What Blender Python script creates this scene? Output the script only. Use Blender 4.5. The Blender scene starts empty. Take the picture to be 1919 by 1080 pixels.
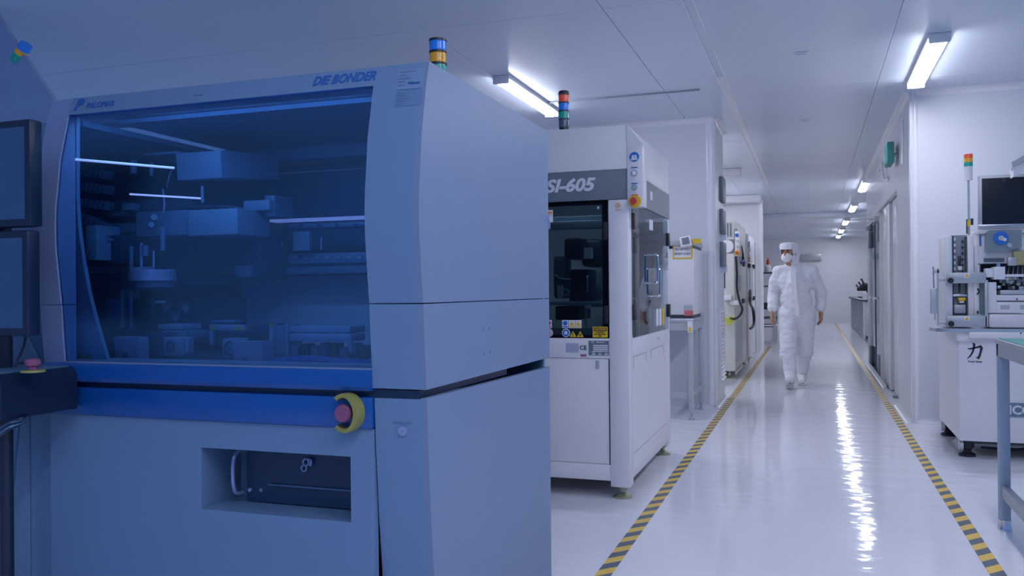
import bpy, bmesh, math, random
from mathutils import Vector, Matrix
random.seed(7)
SC = bpy.context.scene
COL = SC.collection
PI = math.pi

# ------------------------------------------------------------ camera, world, exposure
F_PX = 1620.0; CAM_H = 1.17
YAW = math.radians(19.16); ROLL = math.radians(0.5); PITCH = math.radians(0.17)
FW = Vector((-math.sin(YAW)*math.cos(PITCH), math.cos(YAW)*math.cos(PITCH), math.sin(PITCH)))
_R0 = Vector((math.cos(YAW), math.sin(YAW), 0)); _U0 = _R0.cross(FW)
RT = _R0*math.cos(ROLL) - _U0*math.sin(ROLL)
UP = _U0*math.cos(ROLL) + _R0*math.sin(ROLL)
cd = bpy.data.cameras.new('camera'); cam = bpy.data.objects.new('camera', cd); COL.objects.link(cam)
cd.sensor_width = 36.0; cd.lens = F_PX/1919*36.0; cd.clip_start = 0.05; cd.clip_end = 200
m3 = Matrix((RT, UP, -FW)).transposed()
cam.matrix_world = Matrix.Translation((0, 0, CAM_H)) @ m3.to_4x4()
SC.camera = cam

wd = bpy.data.worlds.new('world'); SC.world = wd; wd.use_nodes = True
bg = wd.node_tree.nodes['Background']
bg.inputs[0].default_value = (0.125, 0.25, 0.58, 1)  # blue ambient added through the open left and back sides, tints the left
bg.inputs[1].default_value = 0.72
SC.view_settings.view_transform = 'Standard'
SC.view_settings.look = 'None'
SC.view_settings.gamma = 1.0
SC.view_settings.use_curve_mapping = False
SC.view_settings.exposure = 0.09

LAMP_COL = (0.86, 0.87, 1.0)
LAMP_STR = 35.0

def at(px, py, X=None, Y=None, Z=None):
    """The point of the place seen at photograph pixel (px, py) on a known plane."""
    r = FW + RT*((px-959.5)/F_PX) + UP*((540-py)/F_PX)
    t = X/r.x if X is not None else Y/r.y if Y is not None else (Z-CAM_H)/r.z
    p = r*t; p.z += CAM_H
    return p

# ------------------------------------------------------------ materials
MATS = {}
def mat(name, col, rough=0.45, metal=0.0, var=0.04, bump=0.0, bscale=60, coat=0.0, emit=None, estr=0.0, spec=0.5, nscale=8.0):
    if name in MATS: return MATS[name]
    m = bpy.data.materials.new(name); m.use_nodes = True
    nt = m.node_tree; p = nt.nodes['Principled BSDF']
    p.inputs['Roughness'].default_value = rough; p.inputs['Metallic'].default_value = metal
    p.inputs['Coat Weight'].default_value = coat; p.inputs['Coat Roughness'].default_value = 0.06
    p.inputs['Specular IOR Level'].default_value = spec
    tc = nt.nodes.new('ShaderNodeTexCoord')
    nz = nt.nodes.new('ShaderNodeTexNoise'); nz.inputs['Scale'].default_value = nscale; nz.inputs['Detail'].default_value = 4
    nt.links.new(tc.outputs['Object'], nz.inputs['Vector'])
    rp = nt.nodes.new('ShaderNodeValToRGB')
    a = tuple(max(0, c*(1-var)) for c in col) + (1,); b = tuple(min(1, c*(1+var)) for c in col) + (1,)
    rp.color_ramp.elements[0].color = a; rp.color_ramp.elements[1].color = b
    rp.color_ramp.elements[0].position = 0.3; rp.color_ramp.elements[1].position = 0.7
    nt.links.new(nz.outputs['Fac'], rp.inputs['Fac']); nt.links.new(rp.outputs['Color'], p.inputs['Base Color'])
    if bump:
        n2 = nt.nodes.new('ShaderNodeTexNoise'); n2.inputs['Scale'].default_value = bscale; n2.inputs['Detail'].default_value = 3
        nt.links.new(tc.outputs['Object'], n2.inputs['Vector'])
        bp = nt.nodes.new('ShaderNodeBump'); bp.inputs['Strength'].default_value = bump; bp.inputs['Distance'].default_value = 0.01
        nt.links.new(n2.outputs['Fac'], bp.inputs['Height']); nt.links.new(bp.outputs['Normal'], p.inputs['Normal'])
    if emit:
        p.inputs['Emission Color'].default_value = tuple(emit) + (1,); p.inputs['Emission Strength'].default_value = estr
    MATS[name] = m
    return m

def glass_mat(name, tint, refl=0.06, rough=0.02, gcol=(0.9, 0.95, 1.0)):
    m = bpy.data.materials.new(name); m.use_nodes = True; nt = m.node_tree
    nt.nodes.remove(nt.nodes['Principled BSDF']); out = nt.nodes['Material Output']
    tr = nt.nodes.new('ShaderNodeBsdfTransparent'); tr.inputs[0].default_value = tuple(tint) + (1,)
    gl = nt.nodes.new('ShaderNodeBsdfGlossy'); gl.inputs['Roughness'].default_value = rough
    gl.inputs[0].default_value = tuple(gcol) + (1,)
    fr = nt.nodes.new('ShaderNodeFresnel'); fr.inputs[0].default_value = 1.22
    ad = nt.nodes.new('ShaderNodeMath'); ad.operation = 'ADD'; ad.inputs[1].default_value = refl; ad.use_clamp = True
    mx = nt.nodes.new('ShaderNodeMixShader')
    nt.links.new(fr.outputs[0], ad.inputs[0]); nt.links.new(ad.outputs[0], mx.inputs[0])
    nt.links.new(tr.outputs[0], mx.inputs[1]); nt.links.new(gl.outputs[0], mx.inputs[2])
    nt.links.new(mx.outputs[0], out.inputs[0])
    MATS[name] = m
    return m

M_WALL = mat('wall_panel', (0.74, 0.76, 0.81), 0.30, var=0.012, nscale=1.5)
M_CEIL = mat('ceiling_panel', (0.67, 0.75, 0.86), 0.26, var=0.015, nscale=1.2)
M_TRIM = mat('aluminium_trim', (0.84, 0.84, 0.88), 0.22, var=0.02)
M_TRIMD = mat('grey_slot', (0.30, 0.34, 0.40), 0.5)
M_WHITE = mat('machine_white', (0.82, 0.81, 0.83), 0.34, var=0.015)
M_CREAM = mat('machine_cream', (0.76, 0.76, 0.72), 0.38, var=0.02)
M_PANEL = mat('grey_panel', (0.17, 0.21, 0.25), 0.40, var=0.04)
M_GREYL = mat('light_grey_metal', (0.50, 0.54, 0.57), 0.35, metal=0.2)
M_STEEL = mat('brushed_steel', (0.55, 0.58, 0.62), 0.28, metal=0.8)
M_CHROME = mat('polished_chrome', (0.80, 0.82, 0.86), 0.12, metal=1.0)
M_BLACK = mat('black_plastic', (0.015, 0.02, 0.028), 0.35)
M_DKGREY = mat('dark_grey', (0.06, 0.075, 0.09), 0.45)
M_SCREEN = mat('dead_screen', (0.006, 0.012, 0.018), 0.15)
M_RED = mat('red_plastic', (0.65, 0.06, 0.05), 0.3)
M_YEL = mat('yellow_plastic', (0.85, 0.55, 0.03), 0.35)
M_BLUE = mat('blue_plastic', (0.02, 0.17, 0.62), 0.35)
M_INK = mat('black_ink', (0.02, 0.03, 0.045), 0.5)
M_INKW = mat('white_ink', (0.75, 0.78, 0.84), 0.5)
M_INKB = mat('blue_ink', (0.02, 0.12, 0.42), 0.5)
M_PAPER = mat('white_sticker', (0.84, 0.84, 0.88), 0.5)
M_ORANGE = mat('orange_ink', (0.85, 0.33, 0.08), 0.5)
M_BRASS = mat('olive_zinc', (0.42, 0.44, 0.30), 0.3, metal=0.7)
M_WIREY = mat('yellow_green_wire', (0.62, 0.66, 0.05), 0.4)
# the big cabinet at the left is painted a powder blue
M_PB = mat('powder_blue_paint', (0.145, 0.255, 0.43), 0.42, var=0.015)
M_PBL = mat('pale_blue_paint', (0.175, 0.255, 0.41), 0.40, var=0.015)
M_PBD = mat('slate_blue_paint', (0.14, 0.26, 0.42), 0.45, var=0.03)
M_COBALT = mat('cobalt_blue_paint', (0.003, 0.085, 0.36), 0.30, var=0.02, coat=0.3)
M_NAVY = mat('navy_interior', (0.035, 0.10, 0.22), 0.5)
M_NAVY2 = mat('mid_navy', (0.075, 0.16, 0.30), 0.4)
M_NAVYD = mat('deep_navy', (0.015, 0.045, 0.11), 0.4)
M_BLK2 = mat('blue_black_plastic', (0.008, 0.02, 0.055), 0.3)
M_SILV = mat('blue_silver', (0.30, 0.38, 0.62), 0.3, metal=0.3)
M_MUT_Y = mat('muted_yellow', (0.30, 0.30, 0.08), 0.5)
M_MUT_R = mat('muted_red', (0.24, 0.08, 0.17), 0.45)
M_LBLUE = mat('lens_blue', (0.02, 0.20, 0.75), 0.2, emit=(0.02, 0.2, 0.9), estr=0.12)
M_LAMB = mat('lens_amber', (0.75, 0.38, 0.03), 0.2, emit=(0.8, 0.4, 0.02), estr=0.08)
M_LGRN = mat('lens_green', (0.02, 0.36, 0.30), 0.2, emit=(0.0, 0.4, 0.3), estr=0.08)
M_LRED = mat('lens_red', (0.75, 0.10, 0.05), 0.2, emit=(0.8, 0.1, 0.03), estr=0.15)
M_LCLR = mat('lens_clear', (0.10, 0.15, 0.22), 0.15)
M_LED = mat('glow_streak', (0.3, 0.3, 0.4), 0.3, emit=(0.38, 0.45, 1.0), estr=0.40)
M_STREAK = mat('glow_streak_bright', (0.8, 0.8, 0.9), 0.3, emit=(0.50, 0.55, 1.0), estr=0.9)
M_INFILL = mat('hidden_fill_strip', (0.8, 0.8, 0.9), 0.3, emit=(0.30, 0.62, 1.0), estr=15.0)
M_LAMP = mat('lamp_diffuser', (0.9, 0.9, 0.95), 0.4, emit=LAMP_COL, estr=LAMP_STR)
M_GREEN = mat('green_mat', (0.06, 0.30, 0.27), 0.5)
M_SKIN = mat('skin', (0.50, 0.27, 0.17), 0.55)
M_HAIR = mat('dark_hair', (0.02, 0.015, 0.015), 0.6)
M_SUIT = mat('coverall_cloth', (0.82, 0.84, 0.90), 0.75, bump=0.35, bscale=14, var=0.03)
M_SUIT2 = mat('coverall_seam', (0.93, 0.94, 0.97), 0.7)
M_MASK = mat('mask_cloth', (0.88, 0.88, 0.92), 0.8)
M_TEAL = mat('dark_teal_cloth', (0.02, 0.07, 0.10), 0.7)
G_CAB = glass_mat('tinted_cabin_glass', (0.72, 0.82, 0.96), 0.085, 0.30, (0.45, 0.78, 1.0))
G_RSI = glass_mat('smoked_glass', (0.36, 0.44, 0.50), 0.02)
G_SIDE = glass_mat('clear_door_glass', (0.66, 0.80, 0.84), 0.22)
G_CLR = glass_mat('clear_glass', (0.80, 0.86, 0.88), 0.05)

def floor_mat():
    m = bpy.data.materials.new('epoxy_floor'); m.use_nodes = True; nt = m.node_tree; p = nt.nodes['Principled BSDF']
    p.inputs['Base Color'].default_value = (0.80, 0.80, 0.86, 1)
    p.inputs['Roughness'].default_value = 0.075
    p.inputs['Specular IOR Level'].default_value = 0.42
    tc = nt.nodes.new('ShaderNodeTexCoord')
    mp = nt.nodes.new('ShaderNodeMapping'); mp.inputs['Scale'].default_value = (1.6, 2.6, 1)
    n = nt.nodes.new('ShaderNodeTexNoise'); n.inputs['Scale'].default_value = 2.6; n.inputs['Detail'].default_value = 2.6
    bp = nt.nodes.new('ShaderNodeBump'); bp.inputs['Strength'].default_value = 0.30; bp.inputs['Distance'].default_value = 0.012
    nt.links.new(tc.outputs['Object'], mp.inputs[0]); nt.links.new(mp.outputs[0], n.inputs['Vector'])
    nt.links.new(n.outputs['Fac'], bp.inputs['Height']); nt.links.new(bp.outputs[0], p.inputs['Normal'])
    n3 = nt.nodes.new('ShaderNodeTexNoise'); n3.inputs['Scale'].default_value = 0.8; n3.inputs['Detail'].default_value = 5
    rp = nt.nodes.new('ShaderNodeValToRGB'); rp.color_ramp.elements[0].color = (0.80, 0.81, 0.87, 1); rp.color_ramp.elements[1].color = (0.86, 0.86, 0.91, 1)
    nt.links.new(tc.outputs['Object'], n3.inputs['Vector']); nt.links.new(n3.outputs['Fac'], rp.inputs[0]); nt.links.new(rp.outputs[0], p.inputs['Base Color'])
    return m
M_FLOOR = floor_mat()

def tape_mat():
    m = bpy.data.materials.new('hazard_tape'); m.use_nodes = True; nt = m.node_tree; p = nt.nodes['Principled BSDF']
    p.inputs['Roughness'].default_value = 0.35
    g = nt.nodes.new('ShaderNodeNewGeometry'); s = nt.nodes.new('ShaderNodeSeparateXYZ'); nt.links.new(g.outputs['Position'], s.inputs[0])
    a = nt.nodes.new('ShaderNodeMath'); a.operation = 'MULTIPLY_ADD'; a.inputs[1].default_value = -1.1
    nt.links.new(s.outputs['X'], a.inputs[0]); nt.links.new(s.outputs['Y'], a.inputs[2])
    b = nt.nodes.new('ShaderNodeMath'); b.operation = 'DIVIDE'; b.inputs[1].default_value = 0.165; nt.links.new(a.outputs[0], b.inputs[0])
    c = nt.nodes.new('ShaderNodeMath'); c.operation = 'FRACT'; nt.links.new(b.outputs[0], c.inputs[0])
    d = nt.nodes.new('ShaderNodeMath'); d.operation = 'GREATER_THAN'; d.inputs[1].default_value = 0.5; nt.links.new(c.outputs[0], d.inputs[0])
    mx = nt.nodes.new('ShaderNodeMix'); mx.data_type = 'RGBA'
    mx.inputs[6].default_value = (0.10, 0.13, 0.17, 1); mx.inputs[7].default_value = (0.88, 0.58, 0.08, 1)
    nt.links.new(d.outputs[0], mx.inputs[0]); nt.links.new(mx.outputs[2], p.inputs['Base Color'])
    return m
M_TAPE = tape_mat()

# ------------------------------------------------------------ mesh helpers
class MB:
    """Collects shapes (in world coordinates) and links them as one mesh object."""
    def __init__(s): s.bm = bmesh.new()
    def box(s, x0, y0, z0, x1, y1, z1, bev=0.0, seg=2):
        x0, x1 = sorted((x0, x1)); y0, y1 = sorted((y0, y1)); z0, z1 = sorted((z0, z1))
        g = bmesh.ops.create_cube(s.bm, size=1.0)
        vs = g['verts']
        bmesh.ops.scale(s.bm, vec=(max(x1-x0, 1e-4), max(y1-y0, 1e-4), max(z1-z0, 1e-4)), verts=vs)
        bmesh.ops.translate(s.bm, vec=((x0+x1)/2, (y0+y1)/2, (z0+z1)/2), verts=vs)
        bev = min(bev, 0.45*min(x1-x0, y1-y0, z1-z0))
        if bev > 0:
            es = list({e for v in vs for e in v.link_edges})
            bmesh.ops.bevel(s.bm, geom=es, offset=bev, segments=seg, affect='EDGES', profile=0.5)
        return s
    def obox(s, c, size, rot, bev=0.0):
        """Rotated box: centre, size, Euler-free 3x3/4x4 matrix."""
        g = bmesh.ops.create_cube(s.bm, size=1.0); vs = g['verts']
        bmesh.ops.scale(s.bm, vec=size, verts=vs)
        if bev > 0:
            r = bmesh.ops.bevel(s.bm, geom=list({e for v in vs for e in v.link_edges}), offset=bev, segments=2, affect='EDGES', profile=0.5)
            vs = list({v for f in r['faces'] for v in f.verts} | {v for v in vs if v.is_valid})
        M = Matrix.Translation(c) @ rot.to_4x4()
        bmesh.ops.transform(s.bm, matrix=M, verts=vs)
        return s
    def cyl(s, p0, p1, r0, r1=None, n=20, caps=True):
        p0 = Vector(p0); p1 = Vector(p1); r1 = r0 if r1 is None else r1
        d = p1-p0; L = d.length
        if L < 1e-6: return s
        g = bmesh.ops.create_cone(s.bm, cap_ends=caps, cap_tris=False, segments=n, radius1=r0, radius2=r1, depth=L)
        M = Matrix.Translation((p0+p1)/2) @ Vector((0, 0, 1)).rotation_difference(d.normalized()).to_matrix().to_4x4()
        bmesh.ops.transform(s.bm, matrix=M, verts=g['verts'])
        return s
    def lathe(s, c, prof, axis='Z', n=24):
        """prof: list of (radius, height) turned round an axis through c."""
        rings = []
        for r, h in prof:
            ring = []
            for k in range(n):
                a = 2*PI*k/n; u, v = r*math.cos(a), r*math.sin(a)
                q = (u, v, h) if axis == 'Z' else (u, -h, v) if axis == 'Y' else (h, u, v)
                ring.append(s.bm.verts.new(Vector(c)+Vector(q)))
            rings.append(ring)
        for a, b in zip(rings, rings[1:]):
            for k in range(n):
                s.bm.faces.new((a[k], a[(k+1) % n], b[(k+1) % n], b[k]))
        s.bm.faces.new(rings[0][::-1]); s.bm.faces.new(rings[-1])
        return s
    def ball(s, c, r, sc=(1, 1, 1), n=16):
        g = bmesh.ops.create_uvsphere(s.bm, u_segments=n, v_segments=max(8, n//2), radius=r)
        bmesh.ops.scale(s.bm, vec=sc, verts=g['verts']); bmesh.ops.translate(s.bm, vec=c, verts=g['verts'])
        return s
    def cap(s, p0, p1, r0, r1=None, n=14):
        r1 = r0 if r1 is None else r1
        s.cyl(p0, p1, r0, r1, n); s.ball(p0, r0, n=n); s.ball(p1, r1, n=n)
        return s
    def torus(s, c, R, r, axis='Y', n=28, k=8, a0=0, a1=2*PI):
        rings = []
        full = abs(a1-a0-2*PI) < 1e-5
        cnt = n if full else n+1
        for i in range(cnt):
            a = a0+(a1-a0)*i/n
            ring = []
            for j in range(k):
                b = 2*PI*j/k; q = R+r*math.cos(b); w = r*math.sin(b)
                p = (q*math.cos(a), w, q*math.sin(a)) if axis == 'Y' else (w, q*math.cos(a), q*math.sin(a)) if axis == 'X' else (q*math.cos(a), q*math.sin(a), w)
                ring.append(s.bm.verts.new(Vector(c)+Vector(p)))
            rings.append(ring)
        for i in range(n if full else n):
            a = rings[i]; b = rings[(i+1) % cnt]
            for j in range(k): s.bm.faces.new((a[j], a[(j+1) % k], b[(j+1) % k], b[j]))
        return s
    def tube(s, pts, r, n=8, sub=6):
        P = [Vector(p) for p in pts]
        if sub > 1 and len(P) > 2:
            Q = []
            for i in range(len(P)-1):
                a = P[max(i-1, 0)]; b = P[i]; c = P[i+1]; d = P[min(i+2, len(P)-1)]
                for k in range(sub):
                    t = k/sub
                    Q.append(0.5*((2*b)+(c-a)*t+(2*a-5*b+4*c-d)*t*t+(3*b-a-3*c+d)*t**3))
            Q.append(P[-1]); P = Q
        rings = []; up = None
        for i, p in enumerate(P):
            t = (P[min(i+1, len(P)-1)]-P[max(i-1, 0)])
            t = t.normalized() if t.length > 1e-9 else Vector((0, 0, 1))
            if up is None: up = t.orthogonal().normalized()
            up = (up-t*up.dot(t)); up = up.normalized() if up.length > 1e-6 else t.orthogonal().normalized()
            w = t.cross(up)
            rings.append([s.bm.verts.new(p+(up*math.cos(2*PI*k/n)+w*math.sin(2*PI*k/n))*r) for k in range(n)])
        for a, b in zip(rings, rings[1:]):
            for k in range(n): s.bm.faces.new((a[k], a[(k+1) % n], b[(k+1) % n], b[k]))
        s.bm.faces.new(rings[0][::-1]); s.bm.faces.new(rings[-1])
        return s
    def prism(s, poly, a0, a1, axis='X'):
        """poly of 2-D points extruded along an axis. X: (y,z), Y: (x,z), Z: (x,y)."""
        def q(u, v, a): return (a, u, v) if axis == 'X' else (u, a, v) if axis == 'Y' else (u, v, a)
        A = [s.bm.verts.new(q(u, v, a0)) for u, v in poly]; B = [s.bm.verts.new(q(u, v, a1)) for u, v in poly]
        s.bm.faces.new(A[::-1]); s.bm.faces.new(B)
        n = len(poly)
        for k in range(n): s.bm.faces.new((A[k], A[(k+1) % n], B[(k+1) % n], B[k]))
        return s
    def px(s, x0, y0, x1, y1, Y, d=0.02, bev=0.0):
        """World-aligned box whose face towards -Y stands at depth Y and spans a pixel rectangle of the photo."""
        a = at(x0, (y0+y1)/2, Y=Y).x; b = at(x1, (y0+y1)/2, Y=Y).x
        t = at((x0+x1)/2, y0, Y=Y).z; u = at((x0+x1)/2, y1, Y=Y).z
        return s.box(a, Y, u, b, Y+d, t, bev)
    def sx(s, y0, z0, y1, z1, X, t=0.003, bev=0.0):
        return s.box(X, y0, z0, X+t, y1, z1, bev)

def finish(bm, smooth=True):
    bmesh.ops.recalc_face_normals(bm, faces=bm.faces[:])
    if smooth:
        for f in bm.faces: f.smooth = True
        for e in bm.edges:
            if len(e.link_faces) == 2:
                try:
                    if e.calc_face_angle() > math.radians(32): e.smooth = False
                except ValueError: pass
                if e.link_faces[0].normal.dot(e.link_faces[1].normal) < 0.85: e.smooth = False

def wloc(o):
    v = Vector((0, 0, 0))
    while o is not None: v = v+o.location; o = o.parent
    return v

def obj(name, mb, m, parent=None, label=None, cat=None, group=None, kind=None):
    bm = mb.bm if isinstance(mb, MB) else mb
    finish(bm)
    if parent is None:
        xs = [v.co.x for v in bm.verts]; ys = [v.co.y for v in bm.verts]; zs = [v.co.z for v in bm.verts]
        org = Vector(((min(xs)+max(xs))/2, (min(ys)+max(ys))/2, min(zs))); loc = org
    else:
        org = wloc(parent); loc = Vector((0, 0, 0))
        xs = [v.co.x for v in bm.verts]; ys = [v.co.y for v in bm.verts]; zs = [v.co.z for v in bm.verts]
        c = Vector(((min(xs)+max(xs))/2, (min(ys)+max(ys))/2, min(zs)))
        loc = c-org; org = c
    for v in bm.verts: v.co -= org
    me = bpy.data.meshes.new(name); bm.to_mesh(me); bm.free()
    me.materials.append(m)
    o = bpy.data.objects.new(name, me); COL.objects.link(o)
    o.location = loc
    if parent is not None: o.parent = parent
    if label: o['label'] = label
    if cat: o['category'] = cat
    if group: o['group'] = group
    if kind: o['kind'] = kind
    return o

def thing(name, label, cat, loc=(0, 0, 0), group=None):
    o = bpy.data.objects.new(name, None); COL.objects.link(o); o.location = loc
    o.empty_display_size = 0.1
    o['label'] = label; o['category'] = cat
    if group: o['group'] = group
    return o

def struct(name, mb, m): return obj(name, mb, m, kind='structure')

def dup(root, delta, label=None):
    def rec(o, par):
        c = o.copy(); COL.objects.link(c)
        if par is not None: c.parent = par
        for ch in [x for x in COL.objects if x.parent == o]: rec(ch, c)
        return c
    r = rec(root, None); r.location = root.location+Vector(delta)
    if label: r['label'] = label
    return r

def text(s, c, size, m, parent, face='-Y', shear=0.0, bold=0.0, name='lettering', ext=0.0012, width=None, label=None, rot=0.0, tilt=0.0):
    """Raised lettering centred on c; face '-Y' reads from the camera side, '+X' reads from the corridor."""
    cu = bpy.data.curves.new('t', 'FONT'); cu.body = s; cu.size = size; cu.align_x = 'CENTER'; cu.align_y = 'CENTER'
    cu.shear = shear; cu.offset = bold; cu.extrude = ext; cu.resolution_u = 3
    t = bpy.data.objects.new('t', cu); COL.objects.link(t)
    bpy.context.view_layer.update()
    me = bpy.data.meshes.new_from_object(t.evaluated_get(bpy.context.evaluated_depsgraph_get()))
    bpy.data.objects.remove(t); bpy.data.curves.remove(cu)
    bm = bmesh.new(); bm.from_mesh(me); bpy.data.meshes.remove(me)
    if not bm.verts: bm.free(); return None
    xs = [v.co.x for v in bm.verts]
    if width:
        k = width/(max(xs)-min(xs)); bmesh.ops.scale(bm, vec=(k, 1, 1), verts=bm.verts[:])
    R = Matrix.Rotation(PI/2-tilt, 4, 'X')
    if face == '+X': R = Matrix.Rotation(PI/2, 4, 'Z') @ R
    if face == '-X': R = Matrix.Rotation(-PI/2, 4, 'Z') @ R
    R = R @ Matrix.Rotation(rot, 4, 'Z')
    bmesh.ops.transform(bm, matrix=Matrix.Translation(c) @ R, verts=bm.verts[:])
    return obj(name, bm, m, parent, label=label)

def tri(mb, cx, cz, w, Y, t=0.0015):
    mb.prism([(cx-w/2, cz-w*0.43), (cx+w/2, cz-w*0.43), (cx, cz+w*0.43)], Y, Y-t, 'Y'); return mb

# ------------------------------------------------------------ room shell
CZ = 2.85
struct('floor', MB().box(-9, -3, -0.06, 6, 31.6, 0), M_FLOOR)
cb = MB(); cb.box(-9, -3, CZ+0.012, 6, 31.6, CZ+0.06)
ys = [-3, -0.04, 2.51, 5.06, 7.61, 10.16, 12.71, 14.15, 16.7, 19.25, 21.8, 24.35, 26.9, 29.45, 31.6]
xs = [-9.3, -8.16, -7, -5.83, -4.67, -3.5, -2.34, -1.17, -0.70, 0.52, 1.69, 2.86, 4.03, 5.2, 6]
for a, b in zip(ys, ys[1:]):
    for c, d in zip(xs, xs[1:]):
        cb.box(c+0.0015, a+0.002, CZ, d-0.0015, b-0.002, CZ+0.012, 0.002, 1)
struct('ceiling', cb, M_CEIL)
struct('trim_1', MB().box(-0.705, -3, CZ-0.010, -0.695, 14.15, CZ, 0.003).box(-0.648, -3, CZ-0.010, -0.638, 7.9, CZ, 0.003).box(-0.700, 7.0, CZ-0.004, -0.64, 14.6, CZ), M_TRIM)
struct('trim_2', MB().box(-2.25, 7.375, CZ-0.012, -0.88, 7.395, CZ, 0.002), M_TRIMD)

def cove(mb, p0, p1, a, b, r=0.05, n=5):
    """Concave cove strip along p0->p1 in the corner between unit directions a and b."""
    p0 = Vector(p0); p1 = Vector(p1); a = Vector(a); b = Vector(b)
    prof = [(0, 0)]+[(r-r*math.sin(t*PI/2/n), r-r*math.cos(t*PI/2/n)) for t in range(n+1)]
    # from (r,0) to (0,r)
    A = [mb.bm.verts.new(p0+a*u+b*v) for u, v in prof]; B = [mb.bm.verts.new(p1+a*u+b*v) for u, v in prof]
    k = len(prof); mb.bm.faces.new(A[::-1]); mb.bm.faces.new(B)
    for i in range(k): mb.bm.faces.new((A[i], A[(i+1) % k], B[(i+1) % k], B[i]))

# right: partition facing the camera, corridor stub, header over the doors
RX = 0.80; RY = 8.12
w = MB(); w.box(RX, RY, 0, 6, RY+0.12, CZ); w.box(RX, RY+0.06, 0, RX+0.12, 9.35, CZ, 0.0); w.box(RX, 9.35, 2.14, RX+0.12, 14.3, CZ)
w.box(RX+0.001, 14.18, 0, 6, 14.3, CZ)
struct('wall_right', w, M_WALL)
w = MB(); w.cyl((RX+0.045, RY+0.045, 0), (RX+0.045, RY+0.045, CZ), 0.05, n=24)
cove(w, (RX+.04, RY, CZ), (6, RY, CZ), (0, -1, 0), (0, 0, -1), 0.05); cove(w, (RX, RY, CZ), (RX, 14.3, CZ), (-1, 0, 0), (0, 0, -1), 0.05)
struct('trim_3', w, M_TRIM)
w = MB(); cove(w, (RX+.04, RY, 0), (6, RY, 0), (0, -1, 0), (0, 0, 1), 0.05); cove(w, (RX, RY, 0), (RX, 9.35, 0), (-1, 0, 0), (0, 0, 1), 0.05)
cove(w, (RX, 10.9, 0), (RX, 14.3, 0), (-1, 0, 0), (0, 0, 1), 0.04)
struct('baseboard_right', w, M_WALL)
struct('wall_far', MB().box(-7, 31.0, 0, 6, 31.6, CZ), M_WALL)
struct('wall_side', MB().box(5.9, 8.2, 0, 6, 31.0, CZ), M_WALL)
# left partitions
LX = -0.90
w = MB(); w.box(-5.2, 8.65, 0, LX, 9.55, CZ, 0.0)
struct('wall_left', w, M_WALL)
w = MB(); w.cyl((LX-.05, 8.70, 0), (LX-.05, 8.70, CZ), 0.058, n=24); cove(w, (-5, 8.65, CZ), (LX, 8.65, CZ), (0, -1, 0), (0, 0, -1), 0.05)
cove(w, (LX, 8.65, CZ), (LX, 9.55, CZ), (1, 0, 0), (0, 0, -1), 0.05)
struct('trim_4', w, M_TRIM)
w = MB(); cove(w, (LX, 8.62, 0), (LX, 9.55, 0), (1, 0, 0), (0, 0, 1), 0.05); cove(w, (-5, 8.65, 0), (LX, 8.65, 0), (0, -1, 0), (0, 0, 1), 0.05)
struct('baseboard_left', w, M_WALL)
struct('wall_left_inner', MB().box(-5.2, 16.45, 0, -0.93, 16.75, CZ), M_WALL)
struct('trim_5', MB().cyl((-0.90, 16.5, 0), (-0.90, 16.5, CZ-0.06), 0.055, n=24), M_TRIM)
struct('wall_left_back', MB().box(-5.3, 9.55, 0, -5.2, 31.0, CZ), M_WALL)
struct('trim_6', MB().box(-5.2, 12.4, CZ-0.10, -0.93, 12.6, CZ, 0.01), M_WALL)
struct('trim_7', MB().box(-5.2, 16.05, CZ-0.12, -0.86, 16.45, CZ, 0.01), M_WALL)
struct('trim_8', MB().box(-5.2, 20.4, CZ-0.09, 6.0, 20.6, CZ, 0.01), M_CEIL)

# vents on the corridor end of the left partition
v = MB(); v.box(LX, 9.02, 0.20, LX+0.012, 9.50, 0.98, 0.004)
for k in range(18): v.obox(Vector((LX+0.018, 9.26, 0.235+k*0.041)), (0.022, 0.42, 0.006), Matrix.Rotation(0.6, 3, 'Y'))
vt = thing('wall_vent', 'white louvred vent low on the corridor end of the left partition', 'vent', (LX, 9.26, 0.2))
obj('louvre', v, M_WHITE, vt)
v = MB()
for (z0, z1) in ((2.08, 2.34), (1.74, 2.0), (1.40, 1.66)):
    v.box(LX, 9.15, z0, LX+0.03, 9.5, z1, 0.012)
sgn = thing('switch_panel', 'column of three grey panels high on the end of left partition', 'control panel', (LX, 9.3, 1.4))
for (z0, z1) in ((2.08, 2.34), (1.74, 2.0), (1.40, 1.66)):
    obj('panel', MB().box(LX, 9.15, z0, LX+0.035, 9.5, z1, 0.012), M_PANEL, sgn)
for z0 in (1.38, 1.72): obj('handle', MB().torus((LX+0.05, 9.3, z0), 0.03, 0.008, 'X').box(LX, 9.27, z0-0.04, LX+0.05, 9.33, z0+0.02), M_CHROME, sgn)

# floor tapes
obj('floor_tape', MB().box(-0.852, 0.5, 0, -0.788, 18.2, 0.002), M_TAPE, label='yellow and black striped floor tape running left of the walkway', cat='tape')
obj('floor_tape', MB().box(0.668, 0.5, 0, 0.732, 30.5, 0.002), M_TAPE, label='yellow and black striped floor tape running right of the walkway', cat='tape')

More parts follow.
